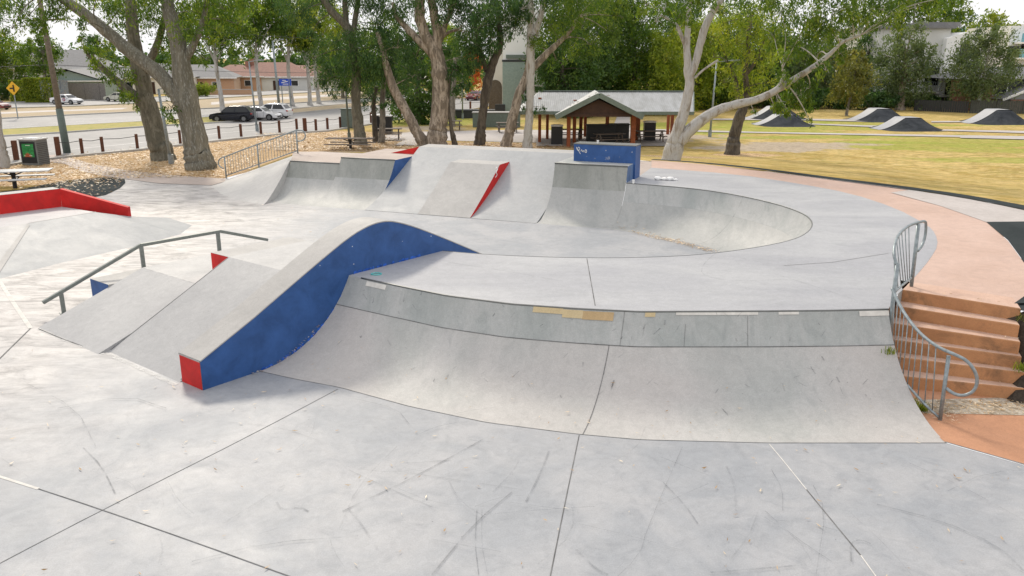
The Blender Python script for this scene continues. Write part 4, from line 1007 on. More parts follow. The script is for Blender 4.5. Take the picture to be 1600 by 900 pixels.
# ---- signs
p = Vector(A(20, 138, 78)); r_ = root('warning_sign', (p.x, p.y, 0), 'yellow diamond warning sign with black side road symbol at the far left', 'road sign')
b = MB(); b.tube([(p.x, p.y + .06, -.05), (p.x, p.y + .06, p.z + .5)], .05, 8); b.build('post', M['galv'], r_)
M['yellow'] = plain('sign_yellow', (.75, .42, .02), .5); M['signblue'] = plain('sign_blue', (.015, .08, .55), .5); M['signblack'] = plain('sign_black', (.01, .01, .01), .5)
b = MB(); s = .62; b.add([(p.x - s, p.y, p.z), (p.x, p.y, p.z - s), (p.x + s, p.y, p.z), (p.x, p.y, p.z + s), (p.x - s, p.y + .04, p.z), (p.x, p.y + .04, p.z - s), (p.x + s, p.y + .04, p.z), (p.x, p.y + .04, p.z + s)],
                     [(0, 1, 2, 3), (7, 6, 5, 4), (0, 4, 5, 1), (1, 5, 6, 2), (2, 6, 7, 3), (3, 7, 4, 0)]); b.build('sign_plate', M['yellow'], r_)
b = MB(); b.box((p.x + .08, p.y - .02, p.z), (.12, .02, .62)); b.box((p.x - .13, p.y - .021, p.z), (.32, .02, .12)); b.build('symbol', M['signblack'], r_)
p = Vector(A(445.5, 128.5, 95)); r_ = root('road_sign', (p.x, p.y, 0), 'blue rectangular road sign with white arrow beyond the parked cars', 'road sign')
b = MB(); b.tube([(p.x - .45, p.y + .06, -.05), (p.x - .45, p.y + .06, p.z + .4)], .06, 8); b.tube([(p.x + .45, p.y + .06, -.05), (p.x + .45, p.y + .06, p.z + .4)], .06, 8); b.build('post', M['galv'], r_)
b = MB(); b.box(p, (1.35, .05, .75), .1); b.build('sign_plate', M['signblue'], r_)
b = MB(); b.beam(p + Vector((-.4, -.06, -.05)), p + Vector((.3, -.0, .1)), .02, .09); b.box(p + Vector((-.1, -.05, .2)), (.4, .02, .07), .1); b.box(p + Vector((.05, -.05, -.2)), (.6, .02, .07), .1); b.build('symbol', M['white'], r_)
# ---- cars
def car(name, p, heading, L, W, H_, paint, label, kind='sedan', group=None):
    r_ = root(name, (0, 0, 0), label, 'car', group)
    hl = L / 2
    if kind == 'suv':
        bel = [(-hl + .04, .45), (-hl, .62), (-hl + .02, .95), (-hl * .92, 1.05), (hl * .30, 1.06), (hl * .55, 1.0), (hl * .93, .82), (hl, .62), (hl - .02, .38)]
        gh = [(-hl * .93, 1.04), (-hl * .74, H_ - .12), (-hl * .55, H_), (hl * .02, H_ - .01), (hl * .16, H_ - .10), (hl * .46, 1.03)]
    else:
        bel = [(-hl + .04, .42), (-hl, .58), (-hl + .02, .92), (-hl * .80, .98), (hl * .34, .93), (hl * .60, .86), (hl * .92, .72), (hl, .55), (hl - .02, .32)]
        gh = [(-hl * .72, .96), (-hl * .42, H_ - .10), (-hl * .22, H_), (hl * .08, H_ - .02), (hl * .18, H_ - .10), (hl * .46, .92)]
    wr = .335; wx = (-hl * .62, hl * .62)
    # lower outline with wheel arches
    low = [(-hl + .04, .28)]
    for w in wx: low += [(w + (wr + .06) * math.cos(a), .30 + (wr + .06) * math.sin(a)) for a in [math.pi - math.pi * k / 8 for k in range(9)]]
    low += [(hl - .02, .26)]
    side = low + bel[::-1]
    b = MB(); n = len(side); hw = W / 2
    def wy(x, z): # plan taper & tumblehome
        t = abs(x) / hl; return hw * (1 - .10 * t ** 4) * (1 - .05 * max(0, (z - .7)) / .5)
    vs = [(x, -wy(x, z), z) for x, z in side] + [(x, wy(x, z), z) for x, z in side]
    b.add(vs, [tuple(range(n)), tuple(range(2 * n - 1, n - 1, -1))] + [((i + 1) % n, i, i + n, (i + 1) % n + n) for i in range(n)])
    o = b.build('body', paint, r_, bevel=.05)
    b = MB(); m_ = len(gh)
    def gy(x, z): return hw * .93 - (z - .95) * .30
    vs = [(x, -gy(x, z), z) for x, z in gh] + [(x, gy(x, z), z) for x, z in gh]
    b.add(vs, [tuple(range(m_ - 1, -1, -1)), tuple(range(m_, 2 * m_))] + [(i, (i + 1) % m_, (i + 1) % m_ + m_, i + m_) for i in range(m_)])
    b.build('roof', paint, r_, bevel=.04)
    # glass: side panes, windscreen, rear window
    gx0, gx1 = gh[0][0], gh[-1][0]
    for sgn in (-1, 1):
        for (fa, fb_) in ((.12, .50), (.54, .88)):
            def pt(f, top):
                x = gx0 + (gx1 - gx0) * f; zt = H_ - .13
                if top: x = gh[1][0] + .12 + (gh[4][0] - gh[1][0] - .2) * ((f - .12) / .76) ; z = zt
                else: x = gx0 + .18 + (gx1 - gx0 - .40) * ((f - .12) / .76); z = 1.05 if kind == 'suv' else .98
                return (x, sgn * (gy(x, z) + .012), z)
            b = MB(); q = [pt(fa, 0), pt(fb_, 0), pt(fb_, 1), pt(fa, 1)]
            b.add(q, [(0, 1, 2, 3) if sgn < 0 else (3, 2, 1, 0)]); b.build('side_window', M['glass'], r_)
    def slab(nm_, a, c, ins, mat):
        (xa, za), (xc, zc) = a, c; dx, dz = xc - xa, zc - za; l = math.hypot(dx, dz); nx_, nz_ = -dz / l, dx / l
        if nz_ < 0: nx_, nz_ = -nx_, -nz_
        P_ = []
        for (x, z, f) in ((xa + dx * .12, za + dz * .12, 0), (xa + dx * .9, za + dz * .9, 1)):
            for sg in (-1, 1): P_.append((x + nx_ * .012, sg * (gy(x, z) - ins), z + nz_ * .012))
        b = MB(); b.add([P_[0], P_[1], P_[3], P_[2]], [(0, 1, 2, 3)]); b.build(nm_, mat, r_)
    slab('windscreen', gh[-1], gh[-2], .09, M['glass']); slab('rear_window', gh[0], gh[1], .10, M['glass'])
    for w in wx:
        for sg in (-1, 1):
            b = MB(); b.disc((w, sg * (hw - .12), wr), wr, 'y', 20, .22); wo = b.build('wheel', M['tyre'], r_, bevel=.02)
            b = MB(); b.disc((w, sg * (hw - .008), wr), wr * .62, 'y', 16, .02)
            for k in range(5):
                a = k * 2 * math.pi / 5; b.beam((w, sg * (hw + .004), wr), (w + wr * .58 * math.cos(a), sg * (hw + .004), wr + wr * .58 * math.sin(a)), .02, .05)
            b.build('rim', M['rim'], wo)
    for sg in (-1, 1):
        b = MB(); b.box((hl - .10, sg * (hw - .28), .66 if kind == 'suv' else .60), (.18, .36, .13)); b.build('headlight', M['lampclear'], r_, bevel=.02)
        b = MB(); b.box((-hl + .07, sg * (hw - .22), .86 if kind == 'suv' else .78), (.16, .30, .16)); b.build('tail_light', M['lampred'], r_, bevel=.02)
        b = MB(); b.box((gx1 - .25, sg * (hw + .05), 1.0), (.12, .18, .12)); b.build('door_mirror', paint, r_, bevel=.02)
    b = MB(); b.box((0, 0, .24), (L * .86, W * .86, .10)); b.box((hl - .03, 0, .42), (.06, W * .6, .16)); b.build('underbody', M['black'], r_)
    for sg in (-1, 1):
        b = MB()
        for x in (-hl * .28, hl * .06, hl * .36): b.box((x, sg * (wy(x, .7) + .002), .66), (.012, .012, .56))
        b.build('door_seam', M['black'], r_)
    r_.location = p; r_.rotation_euler = (0, 0, heading); r_.scale = (.83, .83, .83); return r_
def gp(x, y): g = G(x, y); return (g[0], g[1], zR)
H1 = math.radians(180 - 3)
car('parked_car', gp(364, 190), math.radians(180 + 2), 4.55, 1.84, 1.66, M['carblack'], 'black hatchback suv facing left on the road behind the timber posts', 'suv')
car('parked_car', gp(407, 187.5), math.radians(-8), 4.5, 1.8, 1.46, M['carwhite'], 'white sedan directly behind the black car', 'sedan')
car('parked_car', gp(424, 184.5), math.radians(172), 4.6, 1.85, 1.66, M['carwhite'], 'white suv partly hidden behind the white sedan', 'suv')
rc = car('moving_car', gp(105, 163), math.radians(-14), 4.6, 1.8, 1.45, M['carwhite'], 'white car with round red door emblem on the far road behind the power pole', 'sedan')
b = MB(); b.disc((.35, -.915, .72), .24, 'y', 18, .012); o = b.build('door_emblem', M['lampred'], rc)
b = MB(); b.disc((.35, -.923, .72), .13, 'y', 14, .008); o2 = b.build('emblem_centre', M['white'], rc)
b = MB(); b.box((.35, -.93, .72), (.09, .008, .16)); b.box((.35, -.93, .72), (.16, .010, .05)); b.build('emblem_mark', M['signblue'], rc)
car('moving_car', gp(187, 158.5), math.radians(168), 4.5, 1.8, 1.42, M['carbeige'], 'pale beige sedan on the far road partly behind gum leaves', 'sedan')
car('moving_car', gp(-10, 171.5), math.radians(-12), 4.3, 1.75, 1.42, M['carred'], 'maroon car cut off by the left edge of the photo', 'sedan')
car('moving_car', gp(743, 156.5), math.radians(250), 4.4, 1.8, 1.5, M['carred'], 'dark red car with bright windscreen coming past the white building', 'suv')
car('parked_car', gp(655, 152), math.radians(50), 4.4, 1.8, 1.45, M['carwhite'], 'white car far down the road behind the thick gum trunk', 'sedan')
# ---- bin enclosure with poster
def bin_box(base, w, d, h, rz, mat, label, poster=False, top=M['white'], name='litter_bin'):
    p = Vector(GT(*base)); r_ = root(name, (0, 0, 0), label, 'bin')
    b = MB(); b.box((0, 0, h / 2), (w, d, h)); b.build('housing', mat, r_, bevel=.03)
    b = MB(); b.box((0, 0, h + .035), (w + .08, d + .08, .07)); b.box((0, 0, h + .085), (w * .7, d * .7, .035)); b.build('lid', top, r_, bevel=.02)
    b = MB()
    for k in range(12): b.box((-w / 2 - .004, 0, .12 + k * (h - .2) / 12), (.012, d * .9, .028)); b.box((w / 2 + .004, 0, .12 + k * (h - .2) / 12), (.012, d * .9, .028))
    b.build('side_louvre', M['dark'], r_)
    if poster:
        b = MB(); b.box((0, -d / 2 - .008, h * .52), (w * .86, .012, h * .84)); b.build('front_panel', M['black'], r_)
        b = MB(); b.box((.0, -d / 2 - .018, h * .60), (w * .66, .010, h * .52)); b.build('poster', M['postergreen'], r_)
        b = MB(); b.box((.02, -d / 2 - .026, h * .80), (w * .26, .006, .028)); b.box((.12, -d / 2 - .026, h * .40), (w * .16, .006, .02)); b.box((-.22, -d / 2 - .026, h * .39), (w * .08, .006, .02)); b.build('poster_lettering', M['white'], r_)
    else:
        b = MB(); b.box((0, -d / 2 - .008, h * .82), (w * .6, .012, h * .14)); b.build('slot', M['black'], r_)
    r_.location = p; r_.rotation_euler = (0, 0, rz); return r_
def poster_mat():
    m, nt, b, o = nm('green_poster'); t = nd(nt, 'ShaderNodeTexCoord').outputs['Object']
    n = noise(nt, t, 6.0, 4, .6, 1.0); c = mixc(nt, ramp(nt, n, [(.4, 0.0), (.55, 1.0)]), (.015, .16, .04), (.03, .30, .08))
    g = nd(nt, 'ShaderNodeTexGradient', gradient_type='SPHERICAL'); mp = nd(nt, 'ShaderNodeMapping'); mp.inputs['Location'].default_value = (.1, 0, -1.7); mp.inputs['Scale'].default_value = (3.0, 0, 3.4)
    nt.links.new(t, mp.inputs[0]); nt.links.new(mp.outputs[0], g.inputs[0])
    k = nd(nt, 'ShaderNodeMath', operation='MULTIPLY'); nt.links.new(g.outputs['Fac'], k.inputs[0]); nt.links.new(noise(nt, t, 14, 3), k.inputs[1])
    c = mixc(nt, ramp(nt, k.outputs[0], [(.18, 0.0), (.3, 1.0)]), c, (.40, .10, .04)); nt.links.new(c, b.inputs['Base Color']); b.inputs['Roughness'].default_value = .4; return m
M['postergreen'] = poster_mat()
M['binside'] = plain('grey_bin_slats', (.17, .18, .18), .6)
bin_box((57, 257), .98, .92, 1.32, -.12, M['binside'], 'grey louvred bin enclosure with pale lid and green poster beside the roadside fence', True, M['tabletop'], name='bin_enclosure')
bin_box((604, 208), .85, .8, 1.25, 0, M['black'], 'black bin with pale lid behind the twin thin gums', top=M['tabletop'])
bin_box((870, 226), .72, .7, 1.2, -.1, M['black'], 'black bin at the left front corner of the picnic shelter')
bin_box((1014, 220), .75, .7, 1.25, 0, M['black'], 'black bin with white lid behind the picnic table right of the shelter')
bin_box((590, 205), .8, .8, 1.2, .2, M['black'], 'black bin half hidden behind the grey gum cluster')
for (x, y, w, d, h, mat, lab, nme, cat) in ((546, 200, 1.15, .7, 1.5, M['greenbox'], 'dull green roadside utility cabinet behind the slim green pole', 'utility_cabinet', 'cabinet'), (646, 181, 1.0, .8, 1.6, M['greenbox'], 'green utility cabinet far back beside the dark round tree', 'utility_cabinet', 'cabinet'),
                                            (938, 222, 1.9, .8, 1.12, M['black'], 'black barbecue bench on the left under the shelter', 'barbecue_bench', 'barbecue'), (964, 221.5, 1.5, .8, 1.15, M['black'], 'black barbecue bench on the right under the shelter', 'barbecue_bench', 'barbecue')):
    p = Vector(GT(x, y)); r_ = root(nme, p, lab, cat)
    b = MB(); b.box((p.x, p.y, p.z + h / 2), (w, d, h)); b.build('housing', mat, r_, bevel=.03)
    b = MB(); b.box((p.x, p.y, p.z + h + .03), (w + .1, d + .1, .06)); b.build('top', mat if cat == 'cabinet' else M['dark'], r_, bevel=.01)
    b = MB()
    for k in (-1, 1): b.box((p.x + k * w * .24, p.y - d / 2 - .008, p.z + h * .48), (w * .44, .014, h * .8))
    b.build('door', mat, r_, bevel=.004)
# low planters
for x, y, w, d, h, lab, mt in ((730, 184, 5.2, 1.6, .7, 'low dark planter wall between the forked gum and the dark leaning trunk', M['dark']), (776, 198, 3.9, 1.3, 1.15, 'grey green concrete block bench behind the leaning dark gum', M['greenbox'])):
    p = Vector(GT(x, y)); r_ = root('planter_box', p, lab, 'planter')
    b = MB(); b.box((p.x, p.y, p.z + h / 2), (w, d, h)); b.build('wall', mt, r_, bevel=.03)
    b = MB(); b.box((p.x, p.y, p.z + h + .03), (w + .1, d + .1, .06)); b.build('rim', M['cap'] if mt is M['greenbox'] else M['dark'], r_, bevel=.01)
# ---- picnic tables
def table_pedestal(p, rz, L, label, top=M['tabletop'], Wt=.8):
    r_ = root('picnic_table', (0, 0, 0), label, 'picnic table')
    for nme, y0, z, w in (('tabletop', 0, .76, Wt), ('bench', -.72, .45, .34), ('bench', .72, .45, .34)):
        b = MB(); k = 5 if nme == 'tabletop' else 2
        for i in range(k): b.box((0, y0 - w / 2 + w * (i + .5) / k, z), (L if nme == 'tabletop' else L * .96, w / k - .012, .045))
        b.build(nme, top, r_, bevel=.006)
    b = MB(); b.tube([(0, 0, -.05), (0, 0, .72)], .09, 12)
    for s in (-1, 1):
        b.beam((0, 0, .30), (0, s * .72, .41), .09, .06); b.beam((0, 0, .55), (.45 * s, 0, .72), .06, .05); b.beam((0, s * .1, .5), (0, s * .36, .72), .06, .05)
    b.build('pedestal', M['black'], r_, bevel=.006)
    r_.location = p; r_.rotation_euler = (0, 0, rz); return r_
tp = GT(24, 294)
table_pedestal((tp[0], tp[1], tp[2]), math.radians(16), 3.0, 'pale topped pedestal picnic table on leaf litter at the left edge', Wt=.95)
M['weathered'] = plain('weathered_planks', (.16, .13, .11), .85)
tp = GT(546, 234)
table_pedestal((tp[0], tp[1] + .4, tp[2] - .1), math.radians(-4), 3.0, 'dark weathered picnic table on litter left of the red triangle', M['weathered'])
def table_frame(p, rz, L, label, group=None):
    r_ = root('picnic_table', (0, 0, 0), label, 'picnic table', group)
    for nme, y0, z, w in (('tabletop', 0, .74, .75), ('bench', -.68, .44, .28), ('bench', .68, .44, .28)):
        b = MB(); k = 4 if nme == 'tabletop' else 2
        for i in range(k): b.box((0, y0 - w / 2 + w * (i + .5) / k, z), (L, w / k - .012, .045))
        b.build(nme, M['weathered'], r_)
    for s in (-1, 1):
        b = MB(); x = s * L * .38
        b.beam((x, -.62, 0), (x, -.22, .72), .07, .07); b.beam((x, .62, 0), (x, .22, .72), .07, .07); b.beam((x, -.78, .40), (x, .78, .40), .06, .08); b.build('leg_frame', M['weathered'], r_)
    r_.location = p; r_.rotation_euler = (0, 0, rz); return r_
for (x, y), rz, L, lab in (((1016, 222), 0, 2.0, 'brown timber picnic table right of the shelter in front of a black bin'), ((606, 218), .1, 2.0, 'picnic table behind the twin thin gums beside a black bin'),
                           ((886, 219), 0, 2.2, 'picnic table under the left end of the shelter behind the black bin'), ((952, 227), .3, 2.0, 'dark picnic table under the gable of the shelter'),
                           ((793, 207), .1, 1.7, 'small picnic table between the dark leaning gum and the white gum'), ((706, 204), .1, 1.6, 'small picnic table behind the thin crooked trunk')):
    table_frame(GT(x, y), rz, L, lab)
# ================================================================== SHELTER
M['roof'] = None
def roofmat():
    m, nt, b, o = nm('corrugated_roof'); t = nd(nt, 'ShaderNodeTexCoord').outputs['Object']
    w = nd(nt, 'ShaderNodeTexWave', wave_type='BANDS', bands_direction='X'); w.inputs['Scale'].default_value = 2.4; w.inputs['Distortion'].default_value = 0; nt.links.new(t, w.inputs[0])
    P = coords(nt, (1, .35, .35)); n = noise(nt, P, 2.2, 6, .7, .5)
    c = mixc(nt, ramp(nt, n, [(.4, 0.0), (.68, 1.0)]), (.40, .41, .42), (.28, .285, .28)); c = mixc(nt, 1.0, c, ramp(nt, w.outputs['Fac'], [(0, .92), (.5, 1.02)]), 'MULTIPLY')
    nt.links.new(c, b.inputs['Base Color']); b.inputs['Roughness'].default_value = .45; b.inputs['Metallic'].default_value = .25; bump(nt, b, w.outputs['Fac'], .012, .5); return m
M['roof'] = roofmat()
sy = 53.0; base = GT(948, 222)
sh = root('picnic_shelter', (6.2, 55, 0), 'open timber picnic shelter with pale corrugated roof and central gable', 'shelter')
eL = Vector(A(811, 174.5, 53.2)); eR = Vector(A(1084, 175.5, 52.6)); rL = Vector(A(843, 143, 57.0)); rR = Vector(A(1084, 142.8, 56.4))
ez = (eL.z + eR.z) / 2; rz_ = (rL.z + rR.z) / 2; eL.z = eR.z = ez; rL.z = rR.z = rz_
bL = eL + (rL - eL) * 2; bL.z = ez; bL.x = eL.x + .2; bR = Vector((eR.x + .1, 2 * rR.y - eR.y, ez))
th = Vector((0, 0, -.10))
b = MB()
b.add([eL, eR, rR, rL, bL, bR], [(0, 1, 2, 3), (3, 2, 5, 4), (0, 3, 4)])
b.add([eL + th, eR + th, rR + th, rL + th, bL + th, bR + th], [(3, 2, 1, 0), (4, 5, 2, 3), (4, 3, 0)])
b.build('main_roof', M['roof'], sh)
b = MB(); b.beam(eL + th * .6 + Vector((0, -.03, 0)), eR + th * .6 + Vector((0, -.03, 0)), .06, .2); b.beam(eR + th * .6, rR + th * .6, .06, .18); b.beam(rR + th * .6, bR + th * .6, .06, .18); b.beam(rL + Vector((0, 0, .03)), rR + Vector((0, 0, .03)), .22, .05); b.build('fascia', M['fascia'], sh)
gL = Vector(A(868, 181, 51.4)); gR = Vector(A(1005, 181, 51.2)); gA = Vector(A(936.5, 146, 51.3)); gL.z = gR.z = (gL.z + gR.z) / 2
bk = Vector((0.25, 5.4, 0)); kb = Vector((.15, 3.4, 0))
b = MB(); b.add([gL, gA, gA + bk, gL + bk, gR, gR + bk], [(0, 1, 2, 3), (1, 4, 5, 2)]); b.add([p + th for p in (gL, gA, gA + bk, gL + bk, gR, gR + bk)], [(3, 2, 1, 0), (2, 5, 4, 1)]); b.build('gable_roof', M['roof'], sh)
b = MB(); b.beam(gL + Vector((0, -.05, -.1)), gA + Vector((0, -.05, -.1)), .07, .30); b.beam(gA + Vector((0, -.06, -.1)), gR + Vector((0, -.06, -.1)), .07, .30); b.build('gable_fascia', M['fascia'], sh)
b = MB(); off = Vector((0, .35, 0)); bt = Vector((0, 0, -.02)); q0, q1, q2 = gL.lerp(gR, .12) + off, gL.lerp(gR, .88) + off, gA + off - Vector((0, 0, .38)); q0.z = q1.z = gL.z + .02
b.add([q0, q1, q2, q0 + Vector((0, .08, 0)), q1 + Vector((0, .08, 0)), q2 + Vector((0, .08, 0))], [(0, 1, 2), (5, 4, 3)]); b.beam(q0 - Vector((0, .02, .02)), q1 - Vector((0, .02, .02)), .1, .16); b.build('gable_infill', M['darktimber'], sh)
for (x, y, w) in ((843, 223, .2), (855, 218, .19), (888, 229.5, .24), (897, 224, .22), (907, 218, .22), (914, 214.5, .2), (948, 222, .22), (988, 229.5, .30), (994, 220, .25), (997, 216, .2), (1049, 213, .22), (1043, 211, .2)):
    p = Vector(GT(x, y)); zt = ez + .02 if abs(x - 948) > 61 else gL.z + .0
    if p.y > 55: zt = min(rz_ - .2, ez + (p.y - 53) * .28)
    b = MB(); b.box((p.x, p.y, (p.z + zt) / 2), (w, w, zt - p.z + .1)); b.build('post', M['timber'], sh, bevel=.01)
b = MB()
for k in range(90):   # leaves collected in the valley of the roof
    f = random.random(); s_ = 1 if random.random() < .7 else -1
    v0 = (gA.lerp(gR, f) if s_ > 0 else gA.lerp(gL, f)) + bk * (.30 + .55 * f * .35 + random.uniform(-.03, .05)); w = random.uniform(.05, .16)
    v0.z += .03
    v0.z -= .035; b.box(v0, (w * 1.5, w * .8, .012), random.uniform(0, 3))
lo = b.build('leaf_debris', M['oldpole'], sh); lo['kind'] = 'stuff'
# ================================================================== PUMP TRACK
def mound(cx, cy, label, L=4.6, W=2.6, h=1.15, rot=0.0, flat_=1.5):
    p = Vector((cx, cy, Hf(cx, cy))); r_ = root('pump_track_mound', (0, 0, 0), label, 'pump track mound', 'dark pump track mounds with pale ramps')
    n_ = 14; b = MB(); rows = []
    hl = L / 2
    xs = [-hl - 1.25 + (L + 2.5) * k / 34 for k in range(35)]
    def zc(x):
        a = abs(x); 
        if a < flat_ / 2: return h
        t = (a - flat_ / 2) / (hl + 1.2 - flat_ / 2)
        if t >= 1: return .0
        return h * (1 - t) ** 1.55
    ys = [-W / 2 - 1.9 + (W + 3.8) * k / 24 for k in range(25)]
    def zz_(x, y):
        a = abs(y) - W / 2; f = 1 if a <= 0 else max(0, 1 - a / 1.7); return max(0, zc(x) * (f ** 1.2))-.02
    b.grid([[(x, y, zz_(x, y)) for x in xs] for y in ys]); b.build('mound', M['pumpdark'], r_, smooth=True)
    b = MB(); b.grid([[(x, y, zc(x) + .02) for x in xs] for y in (-W / 2 * .92, W / 2 * .92)]); b.build('riding_surface', M['deck'], r_, smooth=True)
    r_.location = p; r_.rotation_euler = (0, 0, rot); return r_
for (x, y, lab, k, ro) in ((1430, 204, 'nearest pump track mound with dark sides, standing before the others right of centre', 1.0, .05), (1384, 190, 'pump track mound just behind and left of the nearest one', 1.15, .05), (1572, 194, 'pump track mound at the right edge before the paling fence', 1.25, .05),
                           (1232, 197, 'low pump track mound under the low gum foliage, front one of the left pair', .9, 0), (1220, 187, 'pump track mound under the low gum foliage, rear one of the left pair', 1.2, 0)):
    g = GT(x, y); mound(g[0], g[1] + 1.5, lab, 2.8 * k, 1.8, .92 * k, ro, 1.3)
gsheet('pump_track_path', [(1100, 188), (1250, 188.5), (1360, 191), (1370, 188), (1250, 186), (1100, 186)], M['pathpale'], .05)
gsheet('pump_track_path', [(1260, 195), (1390, 200.5), (1400, 198), (1260, 193.5)], M['pathpale'], .05)
gsheet('pump_track_path', [(1455, 192), (1530, 191.5), (1530, 189.5), (1455, 190)], M['pathpale'], .05)
gsheet('pump_track_path', [(1470, 205), (1600, 209), (1700, 212), (1700, 209), (1600, 205.5), (1475, 203)], M['pathpale'], .05)
gsheet('pump_track_path', [(1500, 216.5), (1700, 221), (1700, 219), (1500, 215)], M['pathpale'], .05)
# ================================================================== BUILDINGS
M['render'] = plain('cream_render', (.80, .77, .70), .85, 0, .06, .6); M['rendergrey'] = plain('grey_render', (.62, .62, .59), .85, 0, .06, .6)
M['tileg'] = plain('grey_tiles', (.21, .21, .215), .8, 0, .15, 3); M['tiler'] = plain('red_tiles', (.25, .13, .10), .8, 0, .2, 3)
M['palewall'] = plain('white_render', (.90, .90, .88), .8, 0, .03, .6)
M['brick'] = brick('red_brick', (.27, .10, .06), (.33, .13, .08), (.35, .30, .26), 5.0)
M['brickorange'] = brick('orange_brick', (.50, .27, .15), (.55, .31, .18), (.5, .42, .34), 5.0)
M['wood'] = plain('weathered_fence', (.20, .185, .17), .9, 0, .25, 6)
M['darkwood'] = plain('dark_weathered_fence', (.075, .08, .07), .9, 0, .3, 6); M['bluegreen'] = plain('pale_green_glass', (.30, .38, .35), .5); M['tealglass'] = plain('teal_tower_glass', (.18, .42, .50), .2)
def house(cx, cy, w, d, hw_, hr_, wall, roofm, label, rz=0.0, chimney=None, wins=((-.25, .3), (.25, .3)), gable=False, name='house', door=None):
    r_ = root(name, (0, 0, 0), label, 'house')
    b = MB(); b.box((0, 0, hw_ / 2), (w, d, hw_)); b.build('wall', wall, r_)
    e = .5; b = MB(); x, y = w / 2 + e, d / 2 + e; rx = (w / 2 - d * .38) if not gable else 0
    if gable: b.add([(-x, -y, hw_), (x, -y, hw_), (x, y, hw_), (-x, y, hw_), (0, -y, hr_), (0, y, hr_)], [(0, 4, 5, 3), (4, 1, 2, 5), (1, 0, 3, 2)]); b.mi = 1; b.add([(-w / 2, -d / 2 - .03, hw_), (w / 2, -d / 2 - .03, hw_), (0, -d / 2 - .03, hr_ - .25)], [(0, 1, 2)])
    else: b.add([(-x, -y, hw_), (x, -y, hw_), (x, y, hw_), (-x, y, hw_), (-rx, 0, hr_), (rx, 0, hr_)], [(0, 1, 5, 4), (1, 2, 5), (2, 3, 4, 5), (3, 0, 4), (3, 2, 1, 0)])
    rf = b.build('roof', [roofm, wall], r_)
    if chimney: b = MB(); b.box((chimney, 0, hr_ - .3), (.8, .7, 1.8)); b.build('chimney', M['brick'], rf)
    b = MB(); b.box((0, -d / 2 - e, hw_ - .06), (w + 2 * e, .12, .16)); b.build('gutter', M['white'], r_)
    for (fx, hh) in wins:
        b = MB(); b.box((fx * w, -d / 2 - .03, hw_ * .52), (w * .13, .08, hw_ * .42)); wo = b.build('window', M['white'], r_)
        b = MB(); b.box((fx * w, -d / 2 - .06, hw_ * .52), (w * .11, .08, hw_ * .36)); b.build('pane', M['glass'], wo)
    b = MB(); b.box(((door if door is not None else .02) * w, -d / 2 - .03, hw_ * .36), (1.0, .08, hw_ * .70)); b.build('door', M['darktimber'], r_)
    r_.location = (cx, cy, 0); r_.rotation_euler = (0, 0, rz); return r_
def hx(px, Y, y=140): return A(px, y, Y)[0]
RT = math.radians(-58)
house(hx(100, 134), 134, 15, 10, 4.0, 6.7, M['rendergrey'], M['tileg'], 'two storey grey house with brick chimney behind the graffiti fence at far left', .15, chimney=-1)
house(hx(128, 126), 126, 9, 8, 2.3, 3.9, M['bluegreen'], M['tileg'], 'low pale green gabled house behind the paling fence', .1, gable=True, wins=((-.28, .3),))
house(hx(318, 140), 140, 11, 9, 2.4, 4.4, M['brickorange'], M['tileg'], 'orange brick cottage with grey roof beyond the main road', .2)
house(hx(372, 150), 150, 9, 9, 2.4, 4.3, M['brickorange'], M['tiler'], 'orange brick cottage with dark red roof beyond the roadside gums', .2, chimney=2)
house(hx(428, 150), 152, 13, 10, 2.3, 4.7, M['rendergrey'], M['tiler'], 'grey cottage with steep red tiled roof and chimney left of the blue sign', .2, chimney=-4)
house(hx(470, 160), 162, 15, 10, 2.2, 4.1, M['render'], M['tiler'], 'cream cottage with wide red tiled roof right of the blue sign', .2)
house(hx(230, 132), 136, 13, 9, 2.6, 4.6, M['render'], M['tileg'], 'cream cottage glimpsed between the two leaning gum trunks', .15)
house(hx(10, 128), 134, 14, 9, 2.6, 4.8, M['rendergrey'], M['tileg'], 'grey cottage hidden behind street trees at the left edge', .15)
def paling(p0, p1, h, label, mat, cat='fence', name='paling_fence', every=.0):
    p0, p1 = Vector(p0), Vector(p1); r_ = root(name, p0, label, cat); L = (p1 - p0).length; n_ = int(L / .22); b = MB()
    ang = math.atan2(p1.y - p0.y, p1.x - p0.x)
    for i in range(n_): c = p0.lerp(p1, (i + .5) / n_); hh = h + random.uniform(-.03, .03); b.box((c.x, c.y, hh / 2), (.20, .03, hh), ang)
    b.build('palings', mat, r_)
    b = MB()
    for i in range(0, n_, 11): c = p0.lerp(p1, (i + .5) / n_); b.box((c.x, c.y - .06, h / 2), (.12, .1, h + .06), ang)
    b.build('posts', mat, r_)
    return r_
def muralmat():
    m, nt, b, o = nm('painted_fence'); P = coords(nt, (1, 1, 2)); n = nd(nt, 'ShaderNodeTexNoise'); n.inputs['Scale'].default_value = .8; n.inputs['Detail'].default_value = 5; n.inputs['Distortion'].default_value = 2; nt.links.new(P, n.inputs[0])
    c = mixc(nt, ramp(nt, noise(nt, P, .9, 5, .7, 2.5), [(.45, 0.0), (.5, 1.0)]), (.48, .52, .55), (.30, .36, .45)); c = mixc(nt, ramp(nt, noise(nt, P, 1.6, 5, .7, 3), [(.56, 0.0), (.6, 1.0)]), c, (.45, .28, .22))
    nt.links.new(c, b.inputs['Base Color']); return m
M['mural'] = muralmat()
paling(A(40, 145, 118)[:2] + (0,), A(108, 145, 114)[:2] + (0,), 2.6, 'tall pale fence covered in faded scrawled paint at the far left', M['mural'])
paling(A(108, 145, 113.8)[:2] + (0,), A(165, 145, 112)[:2] + (0,), 2.2, 'weathered grey paling fence across the road behind the white car', M['wood'])
b = MB(); b.box((0, 0, 0), (1, 1, 1))
